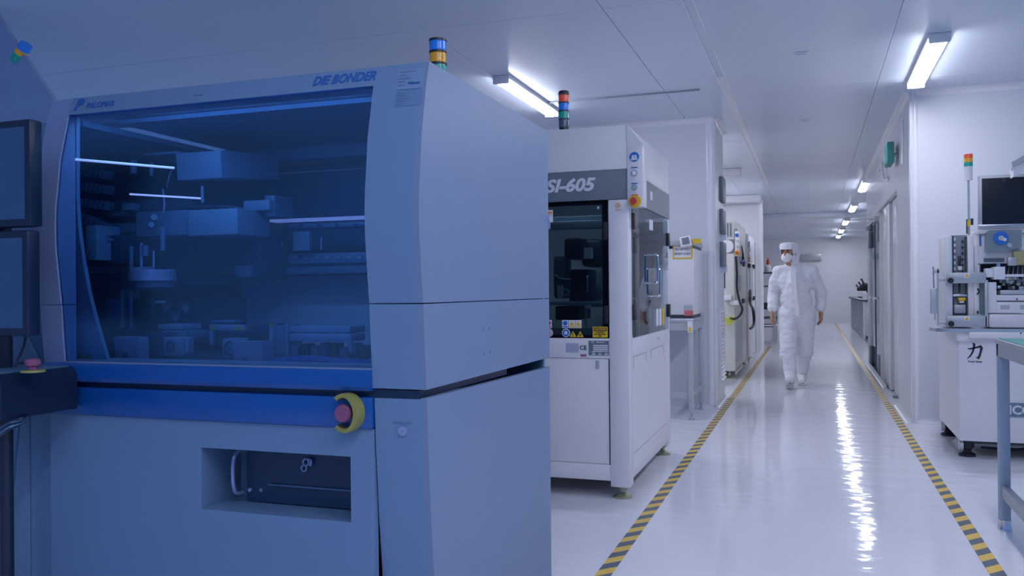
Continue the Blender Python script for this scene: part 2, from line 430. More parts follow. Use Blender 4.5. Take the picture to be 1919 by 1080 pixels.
# ------------------------------------------------------------ ceiling lights
def light(x, y, label, grp=None, L=1.37):
    t = thing('ceiling_light', label, 'light', (x, y, CZ-0.07), grp)
    mb = MB().box(x-0.07, y-L/2-0.02, CZ-0.03, x+0.07, y+L/2+0.02, CZ, 0.006)
    for e in (-1, 1): mb.box(x-0.066, y+e*(L/2)+(0 if e > 0 else -0.022), CZ-0.066, x+0.066, y+e*(L/2)+(0.022 if e > 0 else 0), CZ-0.02, 0.008)
    obj('housing', mb, M_TRIM, t)
    n = 12; poly = [(x+0.062*math.cos(PI*k/n), CZ-0.03-0.036*math.sin(PI*k/n)) for k in range(n+1)]
    obj('diffuser', MB().prism(poly, y-L/2, y+L/2, 'Y'), M_LAMP, t)
    return t
light(0.81, 7.02, 'long batten light on the ceiling in front of the right partition')
light(-2.28, 7.04, 'batten light on the ceiling above the white cabinet with the stack light')
row = ['nearest batten light of the row along the far corridor ceiling', 'second nearest batten light of the far corridor row', 'third batten light of the far corridor ceiling row',
       'fourth batten light of the far corridor ceiling row', 'farthest and smallest batten light of the corridor row']
for k, yy in enumerate((15.1, 19.15, 23.2, 26.6, 29.4)): light(0.81, yy, row[k], 'row of far corridor ceiling lights')
light(-1.95, 15.0, 'batten light above the machines in the left bay')
light(0.81, 1.6, 'unseen batten light added as fill overhead on the right of the camera')  # this light and those below are out of view, added as fill
light(-0.9, -1.9, 'farthest unseen fill light added on the ceiling behind the camera')
light(1.9, 0.2, 'unseen fill light added on the ceiling behind the camera to the right')
light(0.81, 3.95, 'unseen batten light added overhead for fill between the camera and the right partition')
light(-1.75, 10.4, 'unseen batten light added for fill behind the near left partition end')
light(-0.1, 0.2, 'unseen fill light added on the ceiling behind the camera')
light(-2.6, 12.0, 'unseen fill light added deep in the left bay over the cream machine')
light(2.6, 16.5, 'unseen fill light added in the side room past the glass doors')
light(-3.4, 24.0, 'unseen fill light added in the far left bay')
# small ceiling sensors
for (x, y, lb) in ((-0.06, 6.5, 'near small white slot sensor in the corridor ceiling'), (-0.05, 9.1, 'farther small white slot sensor in the corridor ceiling')):
    t = thing('ceiling_sensor', lb, 'sensor', (x, y, CZ-0.02)); obj('cover', MB().box(x-0.05, y-0.02, CZ-0.012, x+0.05, y+0.02, CZ, 0.005), M_TRIM, t)
    obj('slot', MB().box(x-0.035, y-0.006, CZ-0.014, x+0.035, y+0.006, CZ-0.011), M_TRIMD, t)
# ------------------------------------------------------------ shared machine pieces
def stack_light(parent, x, y, z, lenses, r=0.031, h=0.055, base=0.03, top=None, cap=True, ring=M_BLACK, bm=M_BLACK):
    """Signal tower: base, stacked lenses bottom to top with dark rings."""
    t = bpy.data.objects.new('stack_light', None); COL.objects.link(t); t.parent = parent; t.location = Vector((x, y, z))-wloc(parent)
    obj('base', MB().lathe((x, y, z), [(r*1.02, 0), (r*1.02, base*0.3), (r*0.9, base*0.35), (r*0.9, base)]), bm, t)
    zz = z+base
    for m in lenses:
        pr = [(r*0.94, 0)]
        for k in range(6): pr += [(r*(0.94 if k % 2 else 0.985), h*(0.08+0.84*k/5))]
        pr.append((r*0.94, h))
        obj('lens', MB().lathe((x, y, zz), pr), m, t); zz += h
        obj('ring', MB().lathe((x, y, zz-0.004), [(r*1.02, 0), (r*1.02, 0.008)]), ring, t)
    if cap: obj('cap', MB().lathe((x, y, zz), [(r*1.0, 0), (r*1.0, 0.014), (r*0.85, 0.02)]), bm, t)
    return t

def estop(parent, c, r=0.022, face='-Y', plate=M_YEL, knob=M_RED, guard=False):
    c = Vector(c); d = {'-Y': Vector((0, -1, 0)), '+X': Vector((1, 0, 0)), 'Z': Vector((0, 0, 1))}[face]
    e = bpy.data.objects.new('emergency_stop', None); COL.objects.link(e); e.parent = parent; e.location = c-wloc(parent)
    if not guard: obj('ring', MB().cyl(c, c+d*0.006, r*1.7, r*1.6, 28), plate, e)
    mb = MB().cyl(c, c+d*0.028, r*0.6, r*0.6, 18); mb.cyl(c+d*0.024, c+d*0.034, r*0.75, r, 24); mb.cyl(c+d*0.034, c+d*0.044, r, r*0.86, 24)
    obj('knob', mb, knob, e)
    if guard:
        g = MB()
        for a0 in (0.15, ):
            n = 18; R1 = r*1.9; R0 = r*1.35
            for k in range(n):
                a = -PI*0.72+2*PI*0.72*k/n; b = -PI*0.72+2*PI*0.72*(k+1)/n
                P = [(R0*math.cos(a), R0*1.25*math.sin(a)), (R1*math.cos(a), R1*1.12*math.sin(a)), (R1*math.cos(b), R1*1.12*math.sin(b)), (R0*math.cos(b), R0*1.25*math.sin(b))]
                A = [g.bm.verts.new(c+Vector((u, 0, v))) for u, v in P]; B = [g.bm.verts.new(c+Vector((u, -0.035-0.008*math.cos(a), v))) for u, v in P]
                g.bm.faces.new(A); g.bm.faces.new(B[::-1])
                for q in range(4): g.bm.faces.new((A[q], A[(q+1) % 4], B[(q+1) % 4], B[q]))
        bmesh.ops.remove_doubles(g.bm, verts=g.bm.verts[:], dist=1e-4)
        obj('guard', g, plate, e)
    return e

def screw_foot(parent, x, y, ztop, m=M_BRASS, r=0.055, name='foot'):
    return obj(name, MB().lathe((x, y, 0), [(r, 0), (r*1.02, 0.008), (r*0.55, 0.02), (r*0.35, 0.03), (0.016, 0.032), (0.016, 0.05), (0.026, 0.05), (0.026, 0.066), (0.014, 0.067), (0.014, ztop+0.01)]), m, parent)

def sticker(parent, x0, z0, x1, z1, Y, m, name='sticker', t=0.0015):
    return obj(name, MB().box(x0, Y-t, z0, x1, Y, z1), m, parent)

def warn(parent, cx, cz, w, Y, ink=M_INK, yel=M_YEL, word='!'):
    o = obj('warning_triangle', tri(MB(), cx, cz, w, Y), yel, parent)
    text(word, (cx, Y-0.002, cz-w*0.08), w*0.6, ink, o, bold=0.001)
    return o

# ------------------------------------------------------------ the big powder-blue cabinet
DB = thing('die_bonder', 'large powder blue machine cabinet with curved tinted window and cobalt band, filling the left foreground', 'machine', (-1.68, 2.75, 0))
PROF = [(2.196, 1.81), (2.175, 1.75), (2.158, 1.676), (2.140, 1.60), (2.132, 1.526), (2.122, 1.45), (2.119, 1.38), (2.121, 1.32), (2.127, 1.266), (2.134, 1.20), (2.141, 1.143), (2.149, 1.019), (2.155, 0.955), (2.157, 0.90)]
def yprof(z, off=0.0):
    for (y0, z0), (y1, z1) in zip(PROF, PROF[1:]):
        if z1 <= z <= z0: return y0+(y1-y0)*(z0-z)/(z0-z1)+off
    return PROF[-1][0]+off if z < 0.9 else PROF[0][0]+off
XR = -1.0; XPI = -1.165; XL = -2.36; XLI = -2.275; ZSEAM = 1.137; BK = 3.33
up = [p for p in PROF if p[1] > ZSEAM+.004]; lo = [p for p in PROF if p[1] < ZSEAM-.004]
def ring_upper(x0, x1, depth, m, name):
    zs = ZSEAM+0.0015
    poly = [(y, z) for y, z in up]+[(yprof(zs), zs), (depth, zs), (depth, 1.81)]
    a = MB().prism(poly, x0, x1, 'X'); 
    zs = ZSEAM-0.0015
    poly = [(yprof(zs), zs)]+[(y, z) for y, z in lo]+[(depth, 0.90), (depth, zs)]
    a.prism(poly, x0, x1, 'X')
    return obj(name, a, m, DB)
ring_upper(XPI, XR-0.018, 2.42, M_PB, 'front_pillar')
ring_upper(XR-0.018, XR, BK, M_PBL, 'side_panel')
ring_upper(XL, XLI, 2.203, mat('post_blue_paint', (0.23, 0.31, 0.54), 0.4), 'window_post')
# inner cheek panel at the left, cut in a curve seen through the glass
ck = [(2.22, 1.75), (2.30, 1.75)]+[(2.30, 1.40), (2.31, 1.30), (2.335, 1.16), (2.36, 1.08), (2.40, 1.0), (2.43, 0.955), (2.22, 0.955)]
cheek = MB()
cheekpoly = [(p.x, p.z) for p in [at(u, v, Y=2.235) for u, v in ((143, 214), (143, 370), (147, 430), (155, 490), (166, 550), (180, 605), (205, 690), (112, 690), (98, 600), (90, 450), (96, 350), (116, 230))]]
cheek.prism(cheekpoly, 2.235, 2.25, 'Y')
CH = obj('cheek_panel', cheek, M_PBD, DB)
# header
hd = MB().prism([(yprof(1.81), 1.81), (yprof(1.752), 1.752), (2.26, 1.752), (2.26, 1.81)], XLI, XPI, 'X')
obj('header', hd, M_PB, DB)
obj('roof', MB().box(XL, 2.20, 1.795, XR-0.018, BK, 1.808, 0.004), M_PB, DB)
# window, slightly proud curved sheet
gl = MB(); zz = [0.955+(1.752-0.955)*k/16 for k in range(17)]
o1 = [(yprof(z, 0.006), z) for z in zz]; o2 = [(yprof(z, 0.012), z) for z in zz[::-1]]
gl.prism(o1+o2, XLI, XPI, 'X'); obj('window', gl, G_CAB, DB)
# cobalt band, upper and lower, with dark gap
ub = MB().prism([(2.142, 0.952), (2.134, 0.944), (2.134, 0.905), (2.142, 0.893), (2.30, 0.893), (2.30, 0.952)], XL+0.012, XPI, 'X')
obj('upper_band', ub, M_COBALT, DB)
obj('sill', MB().box(XL+0.02, 2.143, 0.951, XPI, 2.30, 0.956), M_PBL, DB)
obj('shadow_gap', MB().box(XL+0.03, 2.175, 0.872, XR-0.03, 2.9, 0.895), M_NAVYD, DB)
obj('lower_band', MB().box(XL+0.04, 2.152, 0.786, XPI, 2.30, 0.874, 0.004), M_COBALT, DB)
# lower body
PL = [(2.160, 0.872), (2.168, 0.72), (2.182, 0.53), (2.199, 0.37), (2.21, 0.15), (2.21, 0.0)]
obj('lower_pillar', MB().prism(PL+[(2.45, 0), (2.45, 0.872)], XPI+0.004, XR-0.018, 'X'), M_PB, DB)
obj('lower_side_panel', MB().prism([(2.160, 0.876)]+PL[1:]+[(BK, 0), (BK, 0.862)], XR-0.018, XR, 'X'), M_PBL, DB)
fp = MB(); SX0, SX1, SZ0, SZ1 = -1.752, -1.24, 0.517, 0.703
fp.prism([(-2.345, 0), (XPI, 0), (XPI, SZ0), (-2.345, SZ0)], 2.163, 2.185, 'Y')
fp.box(-2.345, 2.163, SZ0, SX0, 2.185, SZ1); fp.box(SX1, 2.163, SZ0, XPI, 2.185, SZ1); fp.box(-2.345, 2.163, SZ1, XPI, 2.185, 0.784)
obj('front_panel', fp, M_PB, DB)
rc = MB(); rc.box(SX0-.004, 2.185, SZ0-0.004, SX0, 2.36, SZ1+.004); rc.box(SX1, 2.185, SZ0-.004, SX1+.004, 2.36, SZ1+.004)
rc.box(SX0, 2.185, SZ0-.004, SX1, 2.36, SZ0); rc.box(SX0, 2.185, SZ1, SX1, 2.36, SZ1+.004); rc.box(SX0, 2.355, SZ0, SX1, 2.36, SZ1)
obj('slot_recess', rc, M_PB, DB)
SG = obj('slot_window', MB().box(-1.675, 2.28, SZ0+0.004, SX1-.001, 2.285, SZ1-0.002), M_NAVYD, DB)
h = MB().tube([(-1.69, 2.279, 0.68), (-1.69, 2.245, 0.672), (-1.692, 2.235, 0.64), (-1.692, 2.235, 0.585), (-1.69, 2.245, 0.552), (-1.69, 2.279, 0.545)], 0.006)
obj('slot_handle', h, M_SILV, DB)
obj('bolt', MB().cyl((-1.66, 2.282, 0.556), (-1.66, 2.272, 0.556), 0.006), M_SILV, DB)
obj('bolt', MB().cyl((-1.62, 2.282, 0.558), (-1.62, 2.274, 0.558), 0.005), M_SILV, DB)
obj('tray_edge', MB().obox(Vector((-1.42, 2.274, 0.578)), (0.34, 0.008, 0.004), Matrix.Rotation(0.0, 3, 'Y')), M_NAVY2, DB)
cl = MB().torus((-1.455, 2.27, 0.655), 0.010, 0.003, 'Y').torus((-1.462, 2.27, 0.636), 0.009, 0.0025, 'Y').tube([(-1.447, 2.27, 0.665), (-1.435, 2.268, 0.66), (-1.44, 2.27, 0.645)], 0.004)
obj('hose_clip', cl, M_SILV, DB)
# key lock and side screws, stop button
obj('key_lock', MB().cyl((-1.075, 2.172, 0.783), (-1.075, 2.158, 0.783), 0.014, 0.013, 24).box(-1.078, 2.155, 0.776, -1.072, 2.160, 0.790), M_SILV, DB)
obj('lock_label', MB().box(-1.105, 2.1605, 0.806, -1.05, 2.163, 0.8075), M_PBD, DB)
estop(DB, (-1.236, 2.152, 0.832), 0.026, '-Y', M_MUT_Y, M_MUT_R, guard=True)
for (yy, z) in ((2.60, 1.045), (2.65, 1.047), (2.60, 0.968), (2.655, 0.97)):
    obj('screw', MB().cyl((XR, yy, z), (XR+0.002, yy, z), 0.006, n=14), M_PBD, DB)
# lettering on the header
yh = yprof(1.78)-0.0005
TL = math.atan(0.35)
text('P', (-2.243, yprof(1.783)-.0008, 1.783), 0.056, M_INKB, DB, tilt=TL, bold=0.0025, shear=0.25, name='emblem')
text('PALOMAR', (-2.15, yprof(1.777)-.0008, 1.777), 0.031, M_INKB, DB, tilt=TL, shear=0.12, width=0.112)
text('DIE BONDER', (-1.265, yprof(1.782)-.0008, 1.782), 0.042, M_INKB, DB, tilt=TL, shear=0.3, bold=0.0008, width=0.205)
text('ac series', (-1.77, yprof(1.778)-.0008, 1.778), 0.010, M_PBD, DB, tilt=TL)
# instruction sheets on the pillar
def on_pillar(x0, z0, x1, z1, m, name):
    zs_ = [z1+(z0-z1)*k/5 for k in range(6)]
    a = [(yprof(z, -0.0015), z) for z in zs_]; b = [(yprof(z, 0.001), z) for z in zs_[::-1]]
    return obj(name, MB().prism(a+b, x0, x1, 'X'), m, DB)
s1 = on_pillar(-1.09, 1.732, -1.012, 1.792, mat('sheet_blue', (0.17, 0.28, 0.46), 0.5), 'instruction_sheet')
s2 = on_pillar(-1.09, 1.683, -1.012, 1.730, mat('sheet_blue2', (0.125, 0.235, 0.41), 0.5), 'instruction_sheet')
for k, (wd_, dz) in enumerate(((0.05, .052), (0.022, .042), (0.034, .032), (0.018, .022), (0.02, .012))):
    obj('text_line', MB().box(-1.085, yprof(1.732+dz)-0.003, 1.732+dz, -1.085+wd_, yprof(1.732+dz)-.0012, 1.7335+dz), M_PBD, s1)
text('P Palomar', (-1.036, yprof(1.75)-0.003, 1.748), 0.009, M_INKB, s1, bold=0.0003)
for k in range(5): obj('text_line', MB().box(-1.085, yprof(1.69+k*.008)-0.003, 1.689+k*.008, -1.085+0.03+0.006*(k % 3), yprof(1.69+k*.008)-.0012, 1.690+k*.008), M_PBD, s2)
# warning stickers at the lower left of the window
yw = 2.233
ws = sticker(CH, -2.345, 0.990, -2.315, 1.040, yw, M_PBL, 'warning_label')
obj('triangle', tri(MB(), -2.33, 1.023, 0.024, yw-0.002), M_MUT_Y, ws); obj('strip', MB().box(-2.342, yw-.0035, .993, -2.318, yw-.0015, 1.003), M_MUT_Y, ws)
for cx in (-2.325, -2.29, -2.258): warn(CH, cx, 0.968, 0.026, yw, M_INK, M_MUT_Y, '!')
stack_light(DB, -1.30, 2.93, 1.81, [M_LGRN, M_LAMB, M_LBLUE], r=0.0325, h=0.044, base=0.155, cap=False)

# inside of the cabinet
XW = -3.10
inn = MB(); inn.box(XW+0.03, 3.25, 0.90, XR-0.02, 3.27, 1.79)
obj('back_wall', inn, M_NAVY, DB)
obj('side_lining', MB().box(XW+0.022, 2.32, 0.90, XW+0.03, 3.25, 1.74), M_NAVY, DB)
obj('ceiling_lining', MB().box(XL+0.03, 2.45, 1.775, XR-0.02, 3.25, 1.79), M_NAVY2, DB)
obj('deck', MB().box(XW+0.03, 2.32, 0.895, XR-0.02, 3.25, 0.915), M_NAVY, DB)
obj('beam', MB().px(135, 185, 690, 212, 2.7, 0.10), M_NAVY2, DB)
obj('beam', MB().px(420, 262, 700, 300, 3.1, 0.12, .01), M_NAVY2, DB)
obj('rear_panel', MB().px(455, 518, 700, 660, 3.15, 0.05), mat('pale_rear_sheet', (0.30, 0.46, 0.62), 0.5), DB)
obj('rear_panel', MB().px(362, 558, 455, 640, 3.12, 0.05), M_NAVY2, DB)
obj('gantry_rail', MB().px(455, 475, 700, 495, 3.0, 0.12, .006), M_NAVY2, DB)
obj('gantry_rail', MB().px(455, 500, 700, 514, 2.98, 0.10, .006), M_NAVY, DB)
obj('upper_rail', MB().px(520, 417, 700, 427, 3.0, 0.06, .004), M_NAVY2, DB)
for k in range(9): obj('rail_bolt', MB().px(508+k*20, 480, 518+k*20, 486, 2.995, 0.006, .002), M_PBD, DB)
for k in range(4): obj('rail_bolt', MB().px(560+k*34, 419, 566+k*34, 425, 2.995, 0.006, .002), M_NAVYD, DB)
# glowing bars; the first stands for a lamp reflection in the glass
def bar(p0, p1, r, m, name='glow_streak'): return obj(name, MB().cyl(p0, p1, r, n=14), m, DB)
bar(at(119, 297, Y=2.206), at(327, 315, Y=2.44), 0.0042, M_STREAK)
bar(at(243, 364, Y=2.55), at(377, 372, Y=2.66), 0.0036, M_STREAK)
bar(at(379, 349, Y=2.655), at(380, 380, Y=2.655), 0.006, M_PBL, 'bracket')
obj('glow_streak', MB().px(419, 323, 700, 323.1, 2.9, 0.001).box(at(419, 332, Y=2.98).x, 2.98, 1.452, XR-0.03, 2.995, 1.466), M_LED, DB)
# white controller box hung from the roof (seen from below)
def hexbox(name, pts, m):
    """pts: front-left-bottom, front-right-bottom ... as (x0,x1,y0,y1,z0,z1,bevel)"""
    x0, x1, y0, y1, z0, z1, b = pts
    return obj(name, MB().box(x0, y0, z0, x1, y1, z1, b), m, DB)
a = at(330, 316, Y=2.62); b = at(343, 281, Y=2.62); c = at(420, 300, Y=3.0)
CB = obj('controller_box', MB().obox(Vector((a.x+0.10, 2.80, (a.z+b.z)/2-0.01)), (0.20, 0.36, 0.10), Matrix.Rotation(0.10, 3, 'X'), 0.004), M_PBD, DB)
obj('cable_tray', MB().px(268, 285, 335, 290, 2.66, 0.25, .003), M_PBD, DB)
for (x, y0, y1, w_) in ((250, 300, 325, 15), (284, 305, 330, 8)): obj('hose_fitting', MB().cyl(at(x, y1, Y=2.7), at(x, y0, Y=2.7), w_/2*0.0018, n=16), M_PBD, DB)
obj('hose', MB().tube([at(322, 318, Y=2.7), at(316, 335, Y=2.68), at(313, 352, Y=2.7)], 0.003), M_SILV, DB)
obj('hose', MB().tube([at(305, 355, Y=2.64), at(308, 380, Y=2.62), at(306, 400, Y=2.62), at(297, 413, Y=2.64)], 0.0035), M_SILV, DB)
obj('hose', MB().tube([at(250, 392, Y=2.75), at(330, 388, Y=2.72), at(440, 389, Y=2.75), at(470, 405, Y=2.8), at(490, 430, Y=2.8)], 0.006), M_NAVYD, DB)
# cable chains at the left
for k, (yy) in enumerate((322, 350, 380, 405)):
    ch = MB()
    for q in range(7): ch.obox(at(150+q*9, yy+q*(1 if k < 3 else 4), Y=2.72), (0.007, 0.05, 0.035), Matrix.Rotation(0.35, 3, 'Y'), 0.002)
    obj('cable_chain', ch, M_NAVY2, DB)
obj('motor_housing', MB().px(160, 422, 181, 488, 2.55, 0.12, .004), M_PBD, DB)
obj('motor', MB().px(184, 440, 228, 495, 2.62, 0.14, .01), M_NAVYD, DB)
for yy in (437, 447): obj('connector', MB().px(190, yy, 205, yy+5, 2.6, 0.02, .002), M_PBD, DB)
obj('slide', MB().px(200, 374, 360, 395, 2.9, 0.12, .004), M_NAVY2, DB)
obj('slide', MB().px(200, 396, 255, 405, 2.78, 0.1, .003), M_PBD, DB)
obj('connector', MB().px(228, 381, 246, 394, 2.70, 0.05, .002), M_PBD, DB)
obj('carriage', MB().px(205, 418, 252, 436, 2.72, 0.14, .004), M_NAVY2, DB)
obj('head_block', MB().px(254, 395, 352, 442, 2.66, 0.16, .004), M_NAVY2, DB)
obj('head_block', MB().px(352, 392, 445, 441, 2.64, 0.2, .004), M_PBD, DB)
obj('head_block', MB().px(365, 445, 490, 515, 2.85, 0.2, .006), M_NAVYD, DB)
obj('head_cover', MB().px(455, 375, 505, 395, 2.75, 0.1, .006), M_PBD, DB)
obj('head_cover', MB().px(495, 366, 515, 406, 2.78, 0.12, .004), M_NAVY2, DB)
obj('column', MB().px(445, 415, 490, 520, 2.82, 0.2, .006), M_NAVYD, DB)
obj('knob', MB().cyl(at(289, 407, Y=2.65), at(289, 407, Y=2.63), 0.012), M_PBD, DB)
obj('knob', MB().cyl(at(284, 421, Y=2.65), at(284, 421, Y=2.62), 0.014, 0.010), M_PBD, DB)
obj('knob', MB().cyl(at(525, 459, Y=2.98), at(525, 459, Y=2.95), 0.014, 0.011), M_PBD, DB)
obj('plate', MB().px(549, 434, 580, 470, 2.95, 0.02, .002), M_PBD, DB)
obj('post', MB().cyl(at(602, 468, Y=2.95), at(602, 445, Y=2.95), 0.004), M_SILV, DB)
for x_, y0, y1, r_ in ((246, 462, 505, .008), (265, 455, 505, .006), (288, 470, 505, .004), (305, 425, 470, .009), (272, 460, 480, .012)):
    obj('rod', MB().cyl(at(x_, y1, Y=2.6), at(x_, y0, Y=2.6), r_), M_SILV if r_ < .008 else M_NAVY2, DB)
# the round turret (silver drum) and chuck below
tc_ = at(286, 517, Y=2.60)
obj('turret', MB().lathe((tc_.x, 2.60, tc_.z-0.020), [(0.070, 0), (0.083, 0.001), (0.083, 0.040), (0.080, 0.042)], n=40), M_SILV, DB)
obj('turret_base', MB().lathe((tc_.x, 2.60, tc_.z-0.055), [(0.05, 0), (0.074, 0.012), (0.074, 0.036)], n=32), M_NAVY, DB)
for dx, w_ in ((-0.03, .02), (0.005, .025), (0.035, .012)): obj('turret_fitting', MB().box(tc_.x+dx-w_/2, 2.545, tc_.z+0.021, tc_.x+dx+w_/2, 2.565, tc_.z+0.032, .002), M_PBL, DB)
obj('nozzle', MB().px(290, 564, 304, 569, 2.58, .02, .002), M_PBL, DB)
obj('nozzle', MB().cyl(at(285, 590, Y=2.6), at(285, 560, Y=2.6), .003, .008), M_NAVYD, DB)
obj('pipe', MB().cyl(at(229, 615, Y=2.72), at(229, 545, Y=2.72), 0.010), M_NAVY2, DB)
obj('pipe', MB().cyl(at(246, 615, Y=2.74), at(246, 548, Y=2.74), 0.006), M_PBD, DB)
obj('blue_bracket', MB().px(197, 560, 222, 610, 2.7, 0.08, .004), mat('dark_cobalt', (0.015, 0.045, 0.22), 0.5), DB)
for (gx, gy, gr) in ((311, 577, .022), (329, 593, .022), (348, 576, .022)):
    c = at(gx, gy, Y=2.78); g = obj('gauge', MB().torus(c, gr, 0.005, 'Y'), M_NAVYD, DB)
    obj('dial', MB().cyl(c+Vector((0, .004, 0)), c+Vector((0, .006, 0)), gr), M_PBD, g); obj('needle', MB().obox(c+Vector((0, -.001, 0)), (.002, .002, gr*1.1), Matrix.Rotation(0.6, 3, 'Y')), M_PBL, g)
def gauge_box(x0, y0, x1, y1, Y, gx, gy, gr):
    g = obj('gauge_box', MB().px(x0, y0, x1, y1, Y, .06, .004), M_PBL, DB); c = at(gx, gy, Y=Y-.004)
    obj('bezel', MB().torus(c, gr, 0.004, 'Y'), M_NAVYD, g); obj('dial', MB().cyl(c, c+Vector((0, .003, 0)), gr), M_PBL, g)
    obj('needle', MB().obox(c+Vector((0, -.003, 0)), (.002, .002, gr*1.2), Matrix.Rotation(-0.8, 3, 'Y')), M_NAVYD, g)
gauge_box(306, 633, 342, 667, 2.42, 319, 649, .015); gauge_box(416, 635, 446, 670, 2.42, 431, 653, .020)
def tilt_box(pxs, Y0, lean, name='vacuum_unit'):
    (x0, y0), (x1, y1) = pxs; A = at(x0, y1, Y=Y0); B = at(x1, y0, Y=Y0)
    g = obj(name, MB().prism([(A.x, A.z), (B.x-lean*.3, A.z), (B.x, B.z), (A.x+lean, B.z)], Y0, Y0+.05, 'Y'), mat('steel_blue', (0.20, 0.28, 0.48), 0.4), DB)
    cx = (A.x+B.x)/2; cz = B.z-(B.z-A.z)*0.30; obj('display', MB().box(cx-.012, Y0-.003, cz-.012, cx+.010, Y0+.001, cz+.010, .001), M_NAVY2, g)
    obj('display_frame', MB().box(cx-.018, Y0-.0015, cz-.022, cx+.018, Y0+.001, cz+.016, .001), M_PBL, g)
tilt_box(((212, 678), (260, 632)), 2.36, .012); tilt_box(((434, 687), (492, 640)), 2.34, .010)
obj('stage', MB().px(296, 608, 343, 618, 2.55, .10, .003), M_PBD, DB); obj('stage_block', MB().px(300, 620, 350, 636, 2.52, .12, .003), M_NAVY2, DB)
obj('black_block', MB().px(275, 625, 303, 690, 2.45, .10, .003), M_NAVYD, DB)
obj('piston', MB().cyl(at(351, 660, Y=2.44), at(351, 634, Y=2.44), .006), M_SILV, DB)
fr_ = MB().px(392, 609, 458, 620, 2.47, .02, .002).px(392, 620, 398, 646, 2.47, .02, .001); FRM = obj('conveyor_frame', fr_, M_PBL, DB)
for x_ in ((393, 403), (442, 456)): obj('tape_mark', MB().px(x_[0], 612, x_[1], 619, 2.468, .003), M_MUT_Y, FRM)
obj('black_block', MB().px(400, 622, 455, 650, 2.5, .10, .003), M_NAVYD, DB)
obj('pillar', MB().px(504, 608, 512, 672, 2.45, .02, .001), M_PBL, DB); obj('tape_mark', MB().px(504, 607, 512, 613, 2.448, .003), M_MUT_Y, DB)
obj('black_block', MB().px(470, 608, 503, 640, 2.6, .10, .003), M_NAVYD, DB); obj('grey_block', MB().px(514, 610, 536, 668, 2.55, .10, .003), M_NAVY2, DB)
obj('pillar', MB().px(536, 605, 539, 668, 2.45, .01), M_PBL, DB)
obj('conveyor_plate', MB().px(543, 612, 656, 624, 2.48, .10, .002), M_PBD, DB); obj('conveyor_plate', MB().px(543, 626, 656, 640, 2.46, .10, .002), mat('steel_blue', (0.20, 0.28, 0.48), 0.4), DB)
for k in range(8):
    x_ = 545+k*18; obj('mechanism_block', MB().px(x_, 643+random.randint(0, 9), x_+14, 672, 2.50+.01*(k % 3), .05, .004), (M_NAVY2, M_NAVYD, M_PBD)[k % 3], DB)
obj('white_pin', MB().cyl(at(657, 660, Y=2.44), at(657, 632, Y=2.44), .008), M_PBD, DB)
obj('blue_hose', MB().tube([at(505, 684, Y=2.36), at(560, 675, Y=2.34), at(610, 677, Y=2.36), at(690, 686, Y=2.34)], .014), M_COBALT, DB)
obj('blue_cover', MB().px(500, 676, 690, 690, 2.36, .08, .01), M_COBALT, DB)
for (x0, y0, x1, y1, Y_) in ((150, 500, 220, 512, 2.9), (160, 520, 225, 530, 2.95), (225, 500, 245, 560, 2.85), (340, 520, 420, 534, 2.95), (395, 600, 440, 606, 2.6), (440, 498, 470, 520, 2.8)):
    obj('bracket', MB().px(x0, y0, x1, y1, Y_, .05, .004), random.choice([M_NAVY2, M_NAVY, M_PBD]), DB)

# left wing of the same cabinet, set back behind the window post
M_SB2 = mat('steel_blue2', (0.17, 0.29, 0.46), 0.45)
XW = -3.10
obj('left_wing', MB().box(XW, 2.29, 0.80, XL-0.004, 2.31, 1.765, .002).box(XW, 2.31, 0, XW+.02, BK, 1.765).box(XW, 2.31, 1.745, XL+.01, BK, 1.765).box(XW, BK-.02, 0, XR-.02, BK, 1.79), M_PBD, DB)
for x0, x1 in ((XW, -2.626), (-2.62, -2.51), (-2.506, -2.35)): obj('lower_door', MB().box(x0, 2.23, 0, x1, 2.29, 0.80, .003), M_SB2, DB)
q = [at(18, 634, Y=2.28), at(50, 632, Y=2.28), at(70, 672, Y=2.28), at(18, 684, Y=2.28)]
obj('pale_wedge', MB().prism([(p.x, p.z) for p in q], 2.275, 2.289, 'Y'), M_PBL, DB)  # made-up wedge in place of the pale wall glimpsed beyond the edge
obj('hidden_fill_strip', MB().box(XLI+.03, 2.235, 1.765, XPI-.03, 2.31, 1.772), M_INFILL, DB)  # added glowing strip hidden behind the header, brightens the cabin
# machine standing behind it at the far left: sloping white flank and a leaning signal tower
YN = 3.75
P0 = at(-160, -205, Y=YN); P1 = at(112, 204, Y=YN)
NB = thing('coating_machine', 'pale machine with steep sloping top at the upper left corner, behind the monitors', 'machine', (P0.x-.3, YN+.015, 0))
obj('raised_hood', MB().prism([(P0.x-.6, 1.80), (P1.x, 1.80), (P1.x, P1.z), (P0.x, P0.z), (P0.x-.6, P0.z)], YN, YN+.03, 'Y'), mat('pale_machine_paint', (0.34, 0.46, 0.66), 0.4), NB)
obj('cabinet', MB().box(P0.x-.6, YN, 0, P1.x, YN+.7, 1.80, .01), MATS['pale_machine_paint'], NB)
sb = at(36, 105, Y=YN+.015); ax = (at(53, 79, Y=YN+.015)-sb).normalized(); ax = Vector((ax.x, 0, ax.z))
SLt = bpy.data.objects.new('stack_light', None); COL.objects.link(SLt); SLt.parent = NB; SLt.location = sb-wloc(NB)
for (m_, l0, l1) in ((M_LGRN, -0.04, 0.012), (M_LAMB, 0.012, 0.042), (M_LBLUE, 0.042, 0.085)):
    obj('lens', MB().cyl(sb+ax*l0, sb+ax*l1, 0.035, n=24), m_, SLt)

